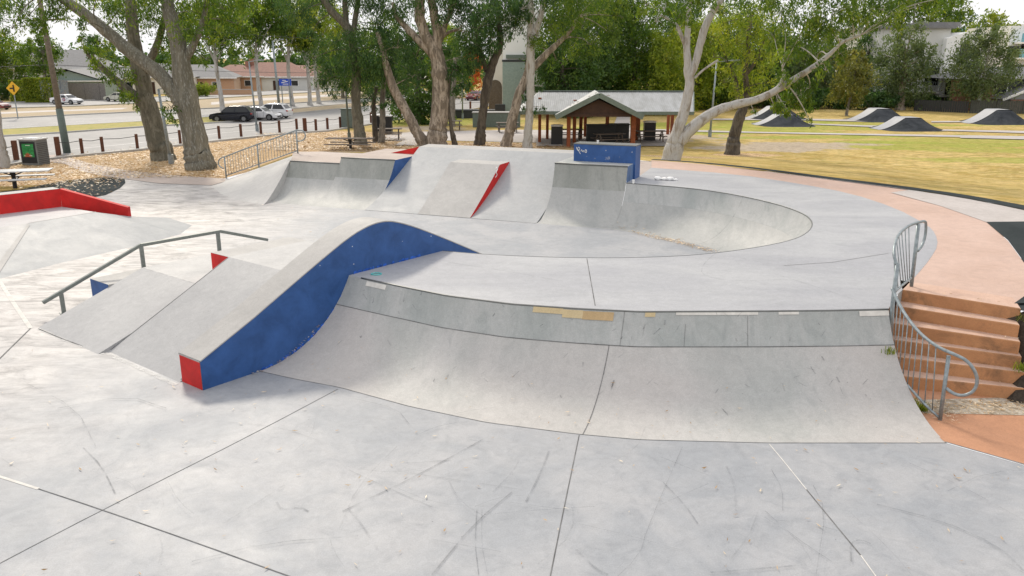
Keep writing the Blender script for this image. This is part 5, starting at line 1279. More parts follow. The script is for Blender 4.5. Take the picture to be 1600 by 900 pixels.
# low orange brick wall fronts
for i, (x0, x1, Y, lab) in enumerate(((295, 395, 128, 'low orange brick front wall of the cottages beyond the road'),)):
    p0 = A(x0, 140, Y); p1 = A(x1, 140, Y + 2); r_ = root('garden_wall', (p0[0], p0[1], 0), lab, 'wall'); b = MB(); b.beam((p0[0], p0[1], .35), (p1[0], p1[1], .35), .25, .8); b.build('wall', M['brickorange'], r_)
    b = MB(); b.beam((p0[0], p0[1], .79), (p1[0], p1[1], .79), .32, .08); b.build('coping', M['cap'], r_)
# white hall
wh = root('white_hall', (0, 90, 0), 'tall white rendered hall with arched opening and green glazed panel behind the shelter', 'building')
b = MB(); Yw = 84
x0, x1, x2 = hx(766, Yw), hx(786, Yw), hx(846, Yw)
b.box(((x1 + x2) / 2, Yw + 6, 4.6), (x2 - x1, 12, 9.2)); b.build('front_block', M['palewall'], wh)
b = MB(); b.box(((x0 + x1) / 2 - .1, Yw + 10, 3.6), (x1 - x0 + .2, 14, 7.2)); b.build('side_wing', M['render'], wh)
b = MB(); e = .4; b.add([(x1 - e, Yw - e, 9.2), (x2 + e, Yw - e, 9.2), (x2 + e, Yw + 12 + e, 9.2), (x1 - e, Yw + 12 + e, 9.2), ((x1 + x2) / 2, Yw - e, 11.6), ((x1 + x2) / 2, Yw + 12 + e, 11.6)], [(0, 4, 5, 3), (4, 1, 2, 5), (0, 1, 4), (2, 3, 5)]); b.build('roof', M['white'], wh)
b = MB(); b.box(((x1 + x2) / 2, Yw - .1, 5.6), (x2 - x1 - .6, .2, .35)); b.build('ledge', M['fascia'], wh)
gp0 = hx(790, Yw); b = MB(); b.box((gp0 + .9, Yw - .06, 2.6), (2.4, .14, 5.2)); wo = b.build('green_panel', M['bluegreen'], wh)
b = MB(); b.box((gp0 + .9, Yw - .14, 5.2), (2.5, .05, .2)); b.box((gp0 + 2.0, Yw - .14, 2.6), (.12, .05, 5.2)); b.build('frame', M['dark'], wo)
ar = hx(776, Yw) - .2; b = MB(); pl = [(ar - .7, 0), (ar + .7, 0), (ar + .7, 2.6)] + [(ar + .7 * math.cos(a), 2.6 + .7 * math.sin(a)) for a in [math.pi * k / 10 for k in range(1, 10)]] + [(ar - .7, 2.6)]
b.add([(x, Yw + 2.96, z) for x, z in pl], [tuple(range(len(pl)))]); b.build('archway', M['oldpole'], wh)
b = MB(); b.box((x1 - .3, Yw + .0, .5), (1.0, .5, 1.0)); b.box((x1 + 1.7, Yw - .03, .5), (.4, .3, 1.0)); b.build('dark_plinth', M['dark'], wh)
# apartment building, far right
def windows(r_, specs, frame=M['white'], pane=M['glass']):
    for (x, y, z, w, h) in specs:
        b = MB(); b.box((x, y - .03, z), (w + .25, .12, h + .25)); wo = b.build('window', frame, r_); b = MB(); b.box((x, y - .08, z), (w, .10, h)); b.build('pane', pane, wo)
Ya = 98; X = lambda px: hx(px, Ya, 120)
ap = root('apartment_block', (X(1440), Ya + 5, 0), 'pale three storey apartment block behind the gums at the right', 'apartment block')
b = MB(); xa, xb = X(1366), X(1476); b.box(((xa + xb) / 2, Ya + 6, 5.0), (xb - xa, 12, 7.4)); b.build('wall', M['rendergrey'], ap)
b = MB(); xc, xd = X(1466), X(1524); b.add([(xc, Ya - .8, 1.4), (xd, Ya - .8, 1.4), (xd, Ya + 8, 1.4), (xc, Ya + 8, 1.4), (xc, Ya - .8, 7.6), (xc + 2.2, Ya - .8, 8.3), (xd, Ya - .8, 8.2), (xd, Ya + 8, 8.2), (xc + 2.2, Ya + 8, 8.3), (xc, Ya + 8, 7.6)],
              [(0, 1, 6, 5, 4), (1, 2, 7, 6), (0, 4, 9, 3), (4, 5, 8, 9), (5, 6, 7, 8)]); b.build('pale_wing', M['palewall'], ap)
b = MB(); b.box(((xa + xb) / 2, Ya + 6, 8.85), (xb - xa + .8, 12.8, .3)); b.box(((xa + xc) / 2 + 4, Ya + 6, 9.2), ((xb - xa) * .55, 9, .5)); b.build('roof', M['tileg'], ap)
b = MB(); b.box(((xa + xd) / 2, Ya + 4, .7), (xd - xa, 8, 1.4)); b.build('dark_base', M['dark'], ap)
windows(ap, [(X(1495), Ya - .8, 6.1, 1.1, 1.9), (X(1376), Ya, 5.0, 1.2, 1.0), (X(1400), Ya, 6.4, 1.2, 1.2), (X(1430), Ya, 6.4, 1.2, 1.2), (X(1455), Ya, 3.4, 1.6, 2.0), (X(1482), Ya - .8, 2.4, 1.3, 2.2), (X(1405), Ya, 3.0, 1.6, 2.0), (X(1510), Ya - .8, 6.1, 1.1, 1.2)])
b = MB(); b.box((X(1398), Ya - 1.1, 1.75), (9, 2.0, .16)); b.box((X(1500), Ya - 1.9, 1.3), (7, 2.0, .2)); 
bo = b.build('balcony_slab', M['rendergrey'], ap)
b = MB()
for k in range(34): b.box((X(1398) - 4.4 + k * .265, Ya - 2.05, 2.3), (.05, .05, 1.0))
b.box((X(1398), Ya - 2.05, 2.85), (9, .07, .07)); b.build('balcony_rail', M['galv'], bo)
Yb = 90; Xb = lambda px: hx(px, Yb, 130)
bh = root('brick_townhouse', (Xb(1565), Yb + 4, 0), 'red brick townhouse with grey hipped roof behind the fence at the right edge', 'house')
b = MB(); b.box(((Xb(1505) + Xb(1576)) / 2, Yb + 1.25, 1.65), (Xb(1576) - Xb(1505), 2.5, 3.3)); b.build('wall', M['brick'], bh)
b = MB(); b.box(((Xb(1576) + Xb(1650)) / 2, Yb + 4.3, 1.65), (Xb(1650) - Xb(1576), 8, 3.3)); b.build('grey_wall', M['dark'], bh)
b = MB(); x0, x1 = Xb(1500), Xb(1655); b.add([(x0, Yb - .5, 3.3), (x1, Yb - .5, 3.3), (x1, Yb + 9, 3.3), (x0, Yb + 9, 3.3), (x0 + 4, Yb + 4.2, 4.5), (x1, Yb + 4.2, 4.5)], [(0, 1, 5, 4), (2, 3, 4, 5), (3, 0, 4), (1, 2, 5), (3, 2, 1, 0)]); b.build('roof', M['tileg'], bh)
windows(bh, [(Xb(1564), Yb, 2.35, 1.3, 1.25), (Xb(1530), Yb, 2.35, 1.0, 1.1)])
b = MB(); gx = Xb(1600); b.add([(gx - 3.4, Yb - 2.5, 1.3), (gx + 5, Yb - 2.5, 1.3), (gx + 1.5, Yb - 2.5, 3.2), (gx - 3.4, Yb + 2, 1.3), (gx + 5, Yb + 2, 1.3), (gx + 1.5, Yb + 2, 3.2)], [(0, 1, 2), (0, 2, 5, 3), (2, 1, 4, 5)]); po = b.build('porch_roof', M['tileg'], bh)
b = MB(); b.beam((gx - 3.5, Yb - 2.6, 1.25), (gx + 1.5, Yb - 2.6, 3.25), .12, .22); b.build('bargeboard', M['white'], po)
b = MB(); b.box((gx + 1, Yb - 2.3, .65), (7, .2, 1.3)); b.build('porch_wall', M['brick'], bh)
Yc = 104; Xc = lambda px: hx(px, Yc, 100)
tw = root('terrace_block', (Xc(1600), Yc + 4, 0), 'white balconied apartment block at the right edge above the brick townhouse', 'apartment block')
b = MB(); b.box((Xc(1610), Yc + 5, 4.6), (Xc(1650) - Xc(1572), 10, 9.2)); b.build('wall', M['white'], tw)
for z in (2.9, 5.4, 7.2):
    b = MB(); b.box((Xc(1612), Yc - .9, z), (5.6, 1.8, .2)); bo = b.build('balcony_slab', M['white'], tw); b = MB(); b.box((Xc(1612), Yc - 1.75, z + .6), (5.5, .05, 1.0)); b.build('glass_rail', M['tealglass'], bo)
windows(tw, [(Xc(1585), Yc, 6.4, 2.2, .9), (Xc(1605), Yc, 6.4, 2.2, 1.4), (Xc(1585), Yc, 4.2, 2.2, .9)])
Yt = 230; Xt = lambda px: hx(px, Yt, 60)
tt_ = root('office_tower', (Xt(1590), Yt + 10, 0), 'distant teal glass office building above the rooftops at the right edge', 'building')
b = MB(); b.box((Xt(1590), Yt + 10, 6), (Xt(1650) - Xt(1558), 20, 12.2)); b.box((Xt(1590), Yt + 10, 6.6), (Xt(1650) - Xt(1572), 16, 14.0)); b.build('glazing', M['tealglass'], tt_)
b = MB()
for z in (8.5, 10.2, 12.1, 13.9): b.box((Xt(1600), Yt - .2, z), (Xt(1650) - Xt(1560), .5, .35))
for px in (1561, 1569, 1577, 1585, 1593, 1601): b.box((Xt(px), Yt - .25, 7), (.4, .4, 12.4))
b.build('mullions', M['white'], tt_)
paling(A(1518, 150, 86)[:2] + (0,), A(1680, 150, 84)[:2] + (0,), 1.3, 'dark weathered paling fence before the brick townhouse at right', M['darkwood'])
paling(A(1430, 150, 90)[:2] + (0,), A(1516, 150, 86.3)[:2] + (0,), 1.15, 'dark screen fence below the apartment block', M['dark'])
# ================================================================== TREES
def leaves_mesh(centres, radii, counts, size, droop=.6, squash=.8, seed=1, leafasp=.27, clump=None):
    r_ = np.random.default_rng(seed); C_ = []
    for c, R, n in zip(centres, radii, counts):
        m = max(3, int(n / 46)); d = r_.normal(size=(m, 3)); d /= np.linalg.norm(d, axis=1)[:, None]
        rad = R * r_.uniform(.15, 1.0, m) ** .55; sub = np.array(c) + d * rad[:, None] * np.array([1, 1, squash])
        k = r_.integers(0, m, n); cr = (clump or .24) * R * r_.uniform(.5, 1.3, m) + .05
        off = r_.normal(size=(n, 3)) * cr[k][:, None] * np.array([.75, .75, .75]); off[:, 2] -= np.abs(r_.normal(size=n)) * cr[k] * .5
        C_.append(np.concatenate([sub[k] + off, r_.random(m)[k][:, None]], axis=1))
    P_ = np.concatenate(C_); n = len(P_); c = P_[:, :3]; tone = np.clip(P_[:, 3] * .6 + r_.random(n) * .4, 0, 1)
    ax = r_.normal(size=(n, 3)); ax[:, 2] -= droop * 2.2; ax /= np.linalg.norm(ax, axis=1)[:, None]
    t = r_.normal(size=(n, 3)); sd = np.cross(ax, t); sd /= np.linalg.norm(sd, axis=1)[:, None] + 1e-9
    L = size * r_.uniform(.65, 1.3, n)[:, None]; W_ = L * leafasp
    V = np.empty((n, 4, 3)); V[:, 0] = c - ax * L / 2; V[:, 1] = c + sd * W_ / 2; V[:, 2] = c + ax * L / 2; V[:, 3] = c - sd * W_ / 2
    return V.reshape(-1, 3), np.repeat(tone, 4)
NLEAF = 0
def quads_object(name, V, tone, mat, parent=None):
    global NLEAF
    n = len(V) // 4; NLEAF += n; org = ORG[parent.name] if parent else Vector((0, 0, 0))
    me = bpy.data.meshes.new(name); me.vertices.add(len(V)); me.vertices.foreach_set('co', (V - np.array(org)).astype(np.float32).ravel())
    me.loops.add(len(V)); me.loops.foreach_set('vertex_index', np.arange(len(V), dtype=np.int32))
    me.polygons.add(n); me.polygons.foreach_set('loop_start', np.arange(0, 4 * n, 4, dtype=np.int32)); me.polygons.foreach_set('loop_total', np.full(n, 4, dtype=np.int32))
    me.update(calc_edges=True); at = me.attributes.new('rnd', 'FLOAT', 'POINT'); at.data.foreach_set('value', tone.astype(np.float32))
    me.materials.append(mat); o = bpy.data.objects.new(name, me); COL.objects.link(o)
    if parent: o.parent = parent
    return o
SEED = [100]
def wobble(path, radii, amp=.5, sub=4):
    """organic limb from a coarse path"""
    P_ = smooth_line(path, 2); n = len(P_); R_ = []
    L = [0]
    for a, b in zip(path[:-1], path[1:]): L.append(L[-1] + (Vector(b) - Vector(a)).length)
    s = 0; out = []
    for i, p in enumerate(P_):
        if i: s += (p - P_[i - 1]).length
        t = min(s / max(1e-6, L[-1]) * 1.03, 1) * L[-1]; k = 0
        while k < len(L) - 2 and L[k + 1] < t: k += 1
        f = min(1, (t - L[k]) / max(1e-6, L[k + 1] - L[k])); r = radii[k] + (radii[k + 1] - radii[k]) * f
        R_.append(r * (1 + random.uniform(-.06, .06))); out.append(p + Vector((random.uniform(-1, 1), random.uniform(-1, 1), 0)) * r * .10)
    return out, R_
def tree(name, base, stems, blobs, bark, leaf, label, lsize=.20, dens=1.0, droop=.6, flare=1.35, Y=None, seed=None, group=None, spread=1.0, cat='tree', squash=.8, twigs=True):
    g = GT(*base); Yb_ = g[1] if Y is None else Y; SEED[0] += 1; random.seed(SEED[0])
    r_ = root(name, g, label, cat, group); b = MB(); allp = []
    for si, stem in enumerate(stems):
        pts = []; rad = []
        lean = random.uniform(-.6, .6) if si else 0
        for k, q in enumerate(stem):
            yo = q[3] if len(q) > 3 else lean * k / len(stem)
            p = Vector(A(q[0], q[1], Yb_ + yo)); 
            pts.append(p); rad.append(max(.012, plen(q[2], Yb_) / 2))
        if abs(stem[0][1] - base[1]) < 8 and abs(stem[0][0] - base[0]) < 26:
            r0_ = rad[0]; dr_ = (pts[1] - pts[0]).normalized(); gq = Vector((pts[0].x, pts[0].y, g[2]))
            lo = gq - dr_ * .9 - Vector((0, 0, .3)); mid_ = gq + dr_ * .10; up_ = gq + dr_ * .75
            pts = [lo, mid_, up_] + pts[1:]; rad = [r0_ * 1.5, r0_ * 1.14, r0_ * 1.0] + rad[1:]
        o_, R_ = wobble(pts, rad); b.tube(o_, R_, 12); allp += list(zip(o_, R_))
    cs = []; rs = []; ns = []
    for q in blobs:
        R = plen(q[2], Yb_); dy = q[3] if len(q) > 3 else random.uniform(-1, 1) * (1.2 + R * .5) * spread
        c = Vector(A(q[0], q[1], Yb_ + dy)); dn = q[4] if len(q) > 4 else 1.0
        cs.append(c); rs.append(R); ns.append(int(330 * dens * dn * (R / 1.0) ** 2 * (.26 / lsize) ** 2 * 1.1) + 20)
        if twigs:
            cand = [(p, r) for p, r in allp if p.z < c.z + 2.5] or allp
            p, r = min(cand, key=lambda w: (w[0] - c).length - .0)
            if (p - c).length > .5:
                m_ = p.lerp(c, .5) + Vector((random.uniform(-.3, .3), random.uniform(-.3, .3), random.uniform(0, .5))) * min(1, (p - c).length / 3)
                r0 = min(r * .4, .02 + .012 * (p - c).length); b.tube(smooth_line([p, m_, c], 2), [r0 + (.012 - r0) * k / 11 for k in range(len(smooth_line([p, m_, c], 2)))], 6)
            for _ in range(4):
                e = c + Vector((random.uniform(-1, 1), random.uniform(-1, 1), random.uniform(-.4, .9))) * R * .85; b.tube([c, c.lerp(e, .5) + Vector((0, 0, .08)), e], [.018, .012, .006], 4)
    b.build('trunk', bark, r_, smooth=True)
    V, tn = leaves_mesh([tuple(c) for c in cs], rs, ns, lsize, droop, squash, seed or SEED[0])
    quads_object('crown', V, tn, leaf, r_)
    return r_
L1, L2, L3, L4, L5 = M['leafA'], M['leafB'], M['leafC'], M['leafD'], M['leafE']
tree('gum_tree', (256, 250), [[(256, 251, 33), (246, 215, 30), (232, 170, 27), (222, 125, 23), (210, 80, 20), (207, 30, 17), (200, -30, 13)], [(228, 166, 16), (205, 145, 14), (180, 124, 11), (155, 102, 8), (136, 85, 5)],
     [(222, 120, 13), (240, 85, 11), (255, 40, 9), (262, 0, 7)]],
     [(190, 122, 20), (208, 118, 18), (172, 112, 16), (152, 95, 16), (135, 82, 14), (200, 150, 16), (213, 165, 12), (190, 145, 12), (160, 70, 18), (125, 62, 14, 0, .6), (215, 95, 16), (190, 40, 26), (215, 12, 30), (240, 30, 24), (255, 65, 20), (258, 110, 16), (180, -15, 40), (230, -30, 42)], M['barkold'], L1,
     'old grey gum with low side branches, left one of the two leaning trunks', dens=1.1)
tree('gum_tree', (315, 264), [[(315, 265, 42), (308, 235, 38), (297, 190, 34), (290, 145, 32), (284, 100, 28), (277, 60, 24), (264, 20, 20), (255, -30, 16)], [(284, 160, 22), (262, 128, 22), (236, 105, 21), (205, 82, 19), (175, 56, 18), (145, 30, 16), (112, 8, 15), (80, -14, 12)],
     [(283, 100, 15), (303, 70, 10), (318, 35, 8), (325, -10, 6)]],
     [(285, 45, 22), (310, 20, 30), (335, 45, 22), (268, 20, 30), (240, -10, 40), (300, -20, 45), (350, 15, 26), (372, 38, 20), (345, 70, 16), (268, 168, 14), (272, 188, 10), (265, 140, 12), (150, 0, 30), (120, -15, 34), (90, 20, 20), (45, 25, 26), (15, 12, 30), (60, 45, 18), (190, 10, 24), (375, 0, 30), (70, -5, 30), (325, 95, 10, 0, .6), (20, 45, 16), (130, 40, 13)], M['barkstreak'], L1,
     'big pale streaked gum with a thick limb reaching up to the top left corner', dens=1.05)
# pale streak on that trunk
tree('gum_tree', (-12, 262), [[(2, 268, 26), (-6, 225, 24), (-14, 160, 22), (-22, 80, 18), (-30, 0, 15)]], [(-40, 20, 40), (-20, -10, 40)], M['barkpale'], L1, 'pale gum trunk cut off by the left edge beside the picnic table')
tree('gum_tree', (564, 226), [[(564, 226, 18), (559, 190, 16), (556, 150, 14), (557, 105, 13), (551, 60, 13), (541, 38, 12), (522, 22, 11), (506, 2, 10), (495, -30, 8)], [(541, 38, 9), (539, 12, 8), (538, -25, 6)], [(551, 60, 9), (556, 25, 8), (562, -20, 6)]],
     [(560, 110, 30), (585, 105, 28), (540, 95, 26), (520, 110, 22), (505, 125, 18), (600, 85, 30), (575, 75, 30), (545, 60, 22), (520, 70, 22), (490, 90, 20), (615, 60, 26), (590, 40, 26), (600, 10, 30), (570, -10, 34), (520, -10, 30), (470, 20, 24), (485, 55, 16), (500, 0, 24), (450, -5, 26), (535, 135, 14), (520, 150, 9, 0, .7), (545, -40, 40)], M['barkold'], L2,
     'gum with dense dark bluish foliage, left of the twin thin gums', dens=1.35, droop=.9)
tree('gum_tree', (587, 222), [[(587, 223, 8), (585, 190, 7), (583, 160, 7), (588, 135, 6)]], [(590, 140, 20), (575, 155, 14), (610, 150, 14), (600, 165, 8)], M['barkdark'], L2, 'thin dark gum, left of the twin thin trunks behind the far quarter pipes', dens=1.2)
tree('gum_tree', (596, 223), [[(596, 223, 10), (598, 190, 9), (597, 160, 8), (600, 125, 7), (612, 90, 6)]], [(620, 125, 20), (640, 110, 18), (605, 110, 22), (615, 155, 10), (590, 170, 8), (640, 135, 12)], M['barkgrey'], L2, 'thin grey gum, right of the twin thin trunks behind the far quarter pipes', dens=1.2)
tree('forked_gum_tree', (682, 228), [[(682, 229, 31), (684, 200, 27), (688, 150, 25), (688, 110, 24), (680, 80, 21), (664, 55, 17), (655, 30, 16), (656, 0, 15), (660, -40, 12)], [(664, 229, 17), (650, 205, 16), (634, 172, 15), (618, 145, 14), (607, 118, 12), (600, 85, 9), (590, 50, 7)],
     [(686, 100, 13), (668, 76, 12), (648, 57, 11), (632, 40, 9), (618, 25, 7), (614, 5, 6)], [(683, 82, 15), (684, 50, 14), (677, 22, 13), (672, -20, 11)], [(685, 70, 9), (695, 40, 8), (708, 10, 7), (712, -20, 6)], [(684, 64, 6), (700, 50, 5), (716, 46, 4)]],
     [(720, 60, 28), (735, 95, 24), (715, 110, 20), (745, 45, 26), (700, 15, 22), (720, -5, 34), (760, 15, 30), (650, 90, 22), (640, 60, 20), (632, 20, 24), (660, -15, 36), (690, -30, 40), (645, 120, 12), (710, 140, 12), (725, 130, 12), (705, 80, 14), (620, 75, 22), (770, 60, 20), (755, 80, 18)], M['barkmix'], L2,
     'thick peeling gum forking low into a leaning second trunk, directly behind the wide bank', dens=1.25, droop=.9)
tree('gum_tree', (711, 228), [[(711, 228, 8), (706, 205, 6), (702, 180, 5), (699, 150, 5), (704, 120, 4)]], [(704, 118, 12), (712, 105, 12)], M['barkdark'], L2, 'thin crooked dark trunk just right of the thick forked gum')
tree('gum_tree', (707, 198), [[(707, 198, 8), (707, 165, 8), (709, 130, 7), (712, 90, 6)]], [(712, 110, 18), (725, 90, 16), (735, 115, 12), (730, 135, 8)], M['barkgrey'], L1, 'slim grey gum standing behind the thin crooked trunk', lsize=.3)
tree('gum_tree', (749, 227), [[(749, 228, 16), (752, 200, 14), (756, 160, 13), (763, 120, 14), (773, 92, 13), (783, 74, 10), (780, 40, 8), (776, 0, 6)], [(761, 112, 9), (754, 92, 7), (745, 60, 6), (740, 20, 5)]],
     [(735, 80, 22), (760, 60, 24), (775, 40, 22), (750, 30, 26), (790, 20, 26), (770, -5, 34), (730, 20, 22), (805, 45, 14), (730, 50, 20), (800, 0, 30), (742, 105, 12), (790, 55, 13)], M['barkdark'], L2,
     'dark leaning gum trunk between the forked gum and the white gum', dens=1.3, droop=.9)
tree('gum_tree', (790, 229), [[(790, 229, 16), (799, 195, 15), (808, 155, 14), (822, 120, 12), (838, 100, 11), (858, 80, 10), (878, 62, 8), (892, 48, 6), (905, 25, 5)], [(822, 118, 9), (830, 80, 8), (828, 40, 7)], [(872, 66, 4), (885, 58, 3), (892, 58, 3)]],
     [(860, 40, 26), (885, 25, 28), (910, 40, 26), (935, 20, 28), (895, 70, 22), (870, 95, 14, 1, .7), (925, 70, 24), (950, 50, 22), (860, 5, 30), (900, -10, 36), (950, -10, 34), (835, 55, 16), (965, 25, 18), (820, 25, 18), (845, 75, 12)], M['barkmix'], L1,
     'dark gum leaning right behind the white barked gum', dens=1.25)
tree('white_gum_tree', (824, 231), [[(824, 232, 14), (826, 195, 12), (829, 150, 12), (829, 105, 12), (829, 65, 12), (829, 35, 9), (830, 10, 8), (826, -30, 7)], [(831, 72, 10), (838, 45, 10), (846, 20, 9), (853, -5, 8), (858, -35, 6)]],
     [(834, 128, 13), (826, 138, 10), (845, 135, 8), (818, 168, 5, 0, .6), (838, 172, 7, 0, .6), (850, 168, 6, 0, .5), (815, 15, 20), (850, -20, 34), (822, 150, 7), (812, -10, 30)], M['barkpale'], L2,
     'slender white barked gum with a small leaf tuft halfway up, left of the shelter', dens=1.3, droop=1.0)
tree('white_gum_tree', (1045, 250), [[(1044, 251, 20), (1050, 225, 18), (1062, 195, 17), (1072, 165, 15), (1078, 135, 14), (1075, 105, 13), (1072, 75, 10), (1075, 45, 9), (1077, 15, 8), (1076, -20, 6)], [(1078, 118, 12), (1087, 100, 11), (1094, 68, 11), (1103, 38, 11), (1116, 14, 10), (1130, -5, 9), (1150, -30, 7)],
     [(1052, 250, 20), (1060, 225, 19), (1075, 205, 18), (1095, 188, 17), (1120, 172, 15), (1150, 163, 13), (1185, 156, 12), (1212, 142, 11), (1240, 124, 10), (1270, 106, 9), (1298, 84, 7), (1315, 65, 5), (1345, 55, 4)], [(1212, 142, 8), (1222, 128, 6), (1226, 112, 5), (1222, 108, 4)], [(1072, 75, 6), (1058, 38, 5), (1045, 30, 4), (1030, 22, 3)], [(1085, 122, 4), (1100, 108, 3), (1122, 94, 3)]],
     [(1040, 15, 20), (1060, 30, 16), (1030, -5, 26), (1080, 5, 22), (1010, 10, 16), (1025, 35, 12), (1100, -15, 28), (1075, 40, 11), (1260, 40, 34), (1290, 60, 30), (1240, 70, 28), (1300, 25, 36), (1330, 45, 28), (1350, 20, 34), (1275, 90, 22), (1230, 95, 20), (1210, 60, 28), (1310, 85, 16), (1380, 15, 32), (1410, 25, 22), (1340, 0, 36), (1220, 20, 34), (1260, -5, 40), (1170, -10, 34), (1450, 5, 26), (1425, -5, 30), (1245, 150, 17, 1, 1.5), (1215, 162, 14, 0, 1.4), (1252, 166, 17, 1, 1.5), (1265, 138, 18, 1, 1.4), (1235, 130, 18, 0, 1.3), (1212, 175, 11, 0, 1.3), (1236, 178, 10, 0, 1.4), (1290, 110, 14), (1480, -5, 20), (1265, 188, 5, 0, .5), (1178, 175, 5, 0, .5)], M['barkpale'], L1,
     'white barked gum with two upright stems and a long limb stretching right over the grass', dens=1.25, spread=1.4)
tree('gum_tree', (1143, 241), [[(1143, 242, 20), (1147, 215, 18), (1155, 185, 17), (1163, 165, 14), (1168, 140, 9), (1163, 112, 8), (1170, 90, 7), (1168, 60, 6), (1175, 20, 5)], [(1160, 172, 9), (1152, 150, 8), (1150, 125, 6), (1138, 100, 5)], [(1165, 118, 5), (1182, 95, 5), (1195, 60, 4)]],
     [(1150, 70, 26), (1175, 55, 28), (1140, 105, 22), (1165, 120, 22), (1190, 95, 26), (1200, 130, 20), (1145, 140, 16), (1120, 60, 18), (1135, 35, 24), (1165, 20, 30), (1195, 15, 30), (1130, 130, 12), (1200, 60, 24), (1175, 145, 14), (1115, 90, 10), (1120, 20, 18), (1215, 85, 20), (1160, 160, 8)], M['barkdark'], L3,
     'gum with rough dark trunk and yellow green crown right of the white limb', dens=.95)
def gen_tree(name, px, Yd, H_, R, bark, leaf, label, ls=.5, dens=1.0, trunk=.35, r0=.22, nb=11, zlo=None, group=None, cat='tree', sq=.85, py=None):
    """background tree built from real metres"""
    SEED[0] += 1; random.seed(SEED[0]); x, y = (A(px, 140, Yd)[0], Yd); g = (x, y, Hf(x, y)); r_ = root(name, g, label, cat, group); b = MB()
    tp_ = Vector((x + random.uniform(-.6, .6), y, g[2] + H_ * .72)); mid = Vector((x + random.uniform(-.4, .4), y, g[2] + H_ * .38))
    o_, R_ = wobble([Vector((x, y, g[2] - .1)), Vector((x, y, g[2] + .4)), mid, tp_], [r0 * 1.4, r0, r0 * .75, r0 * .3]); b.tube(o_, R_, 10)
    cs, rs, ns = [], [], []
    for k in range(nb):
        f = (k + .5) / nb; z = g[2] + H_ * (trunk + (1 - trunk) * f) - R * .15; wid = R * (math.sin(math.pi * (.18 + .75 * f)) ** .8); a = k * 2.4 + random.uniform(-.5, .5)
        rr = R * random.uniform(.34, .5) * (1.15 - .3 * f); d = max(0, wid - rr * .7) * random.uniform(.55, 1.05)
        c = Vector((x + d * math.cos(a), y + d * math.sin(a), z)); cs.append(tuple(c)); rs.append(rr); ns.append(int(300 * dens * rr * rr * (.26 / ls) ** 2 * 1.3) + 20)
        st = mid.lerp(tp_, max(0, f - .25)); r1 = r0 * .32; b.tube(smooth_line([st, st.lerp(c, .5) + Vector((0, 0, .3)), c], 1), [r1, r1 * .8, r1 * .6, r1 * .45, r1 * .3, r1 * .15][:len(smooth_line([st, st, c], 1))], 6)
    b.build('trunk', bark, r_, smooth=True); V, tn = leaves_mesh(cs, rs, ns, ls, .3, sq, SEED[0], .36); quads_object('crown', V, tn, leaf, r_); return r_
GR = 'street gums along the far roads'
for px, Yd, H_, R, tr, lf, lab in ((8, 118, 8.8, 5.5, .42, L1, 'dense green street tree with white trunk behind the yellow warning sign'), (72, 112, 9.0, 3.6, .48, L1, 'street tree behind the power pole across the roads'),
      (345, 90, 12.5, 5.0, .64, L1, 'street gum on the dry median left of the parked cars'), (406, 95, 13, 4.6, .66, L1, 'street gum on the dry median above the parked cars'), (455, 99, 13, 4.6, .66, L3, 'street gum on the dry median right of the blue sign'),
      (497, 104, 13, 4.6, .62, L3, 'street gum on the dry median behind the bluish foliage'), (483, 100, 11, 2.6, .6, L1, 'thin straight street tree between two median gums'), (535, 118, 12, 5, .3, L1, 'far street gum seen below the dark bluish foliage'),
      (160, 150, 10, 4, .35, L4, 'dark garden tree rising behind the cottages at left'), (300, 155, 11, 5, .3, L1, 'garden tree between the orange and grey cottages')):
    gen_tree('street_tree', px, Yd, H_, R, M['barkpale'] if Yd < 110 or px < 50 else M['barkgrey'], lf, lab, .42, .85, tr, .26, 13)
gen_tree('round_tree', 655, 72, 8.0, 3.6, M['barkdark'], L4, 'dark round bushy tree behind the forked gum beside the road', .4, 1.6, .16, .3, 12)
gen_tree('street_tree', 704, 84, 8, 2.8, M['barkgrey'], L1, 'grey trunked tree on dry grass before the white building', .4, 1.2, .4, .35, 9)
gen_tree('autumn_tree', 738, 118, 6.5, 2.6, M['barkgrey'], M['leafO'], 'small tree with orange autumn leaves beside the white building', .45, 1.2, .3, .16, 8)
gen_tree('garden_tree', 690, 128, 11, 6, M['barkgrey'], L3, 'yellow green tree far down the road', .5, 1.0, .2, .2, 10)
gen_tree('garden_tree', 600, 130, 11, 7, M['barkgrey'], L1, 'broad green tree far beyond the twin thin gums', .5, 1.0, .15, .2, 11)
BK = 'tree belt behind the picnic shelter'
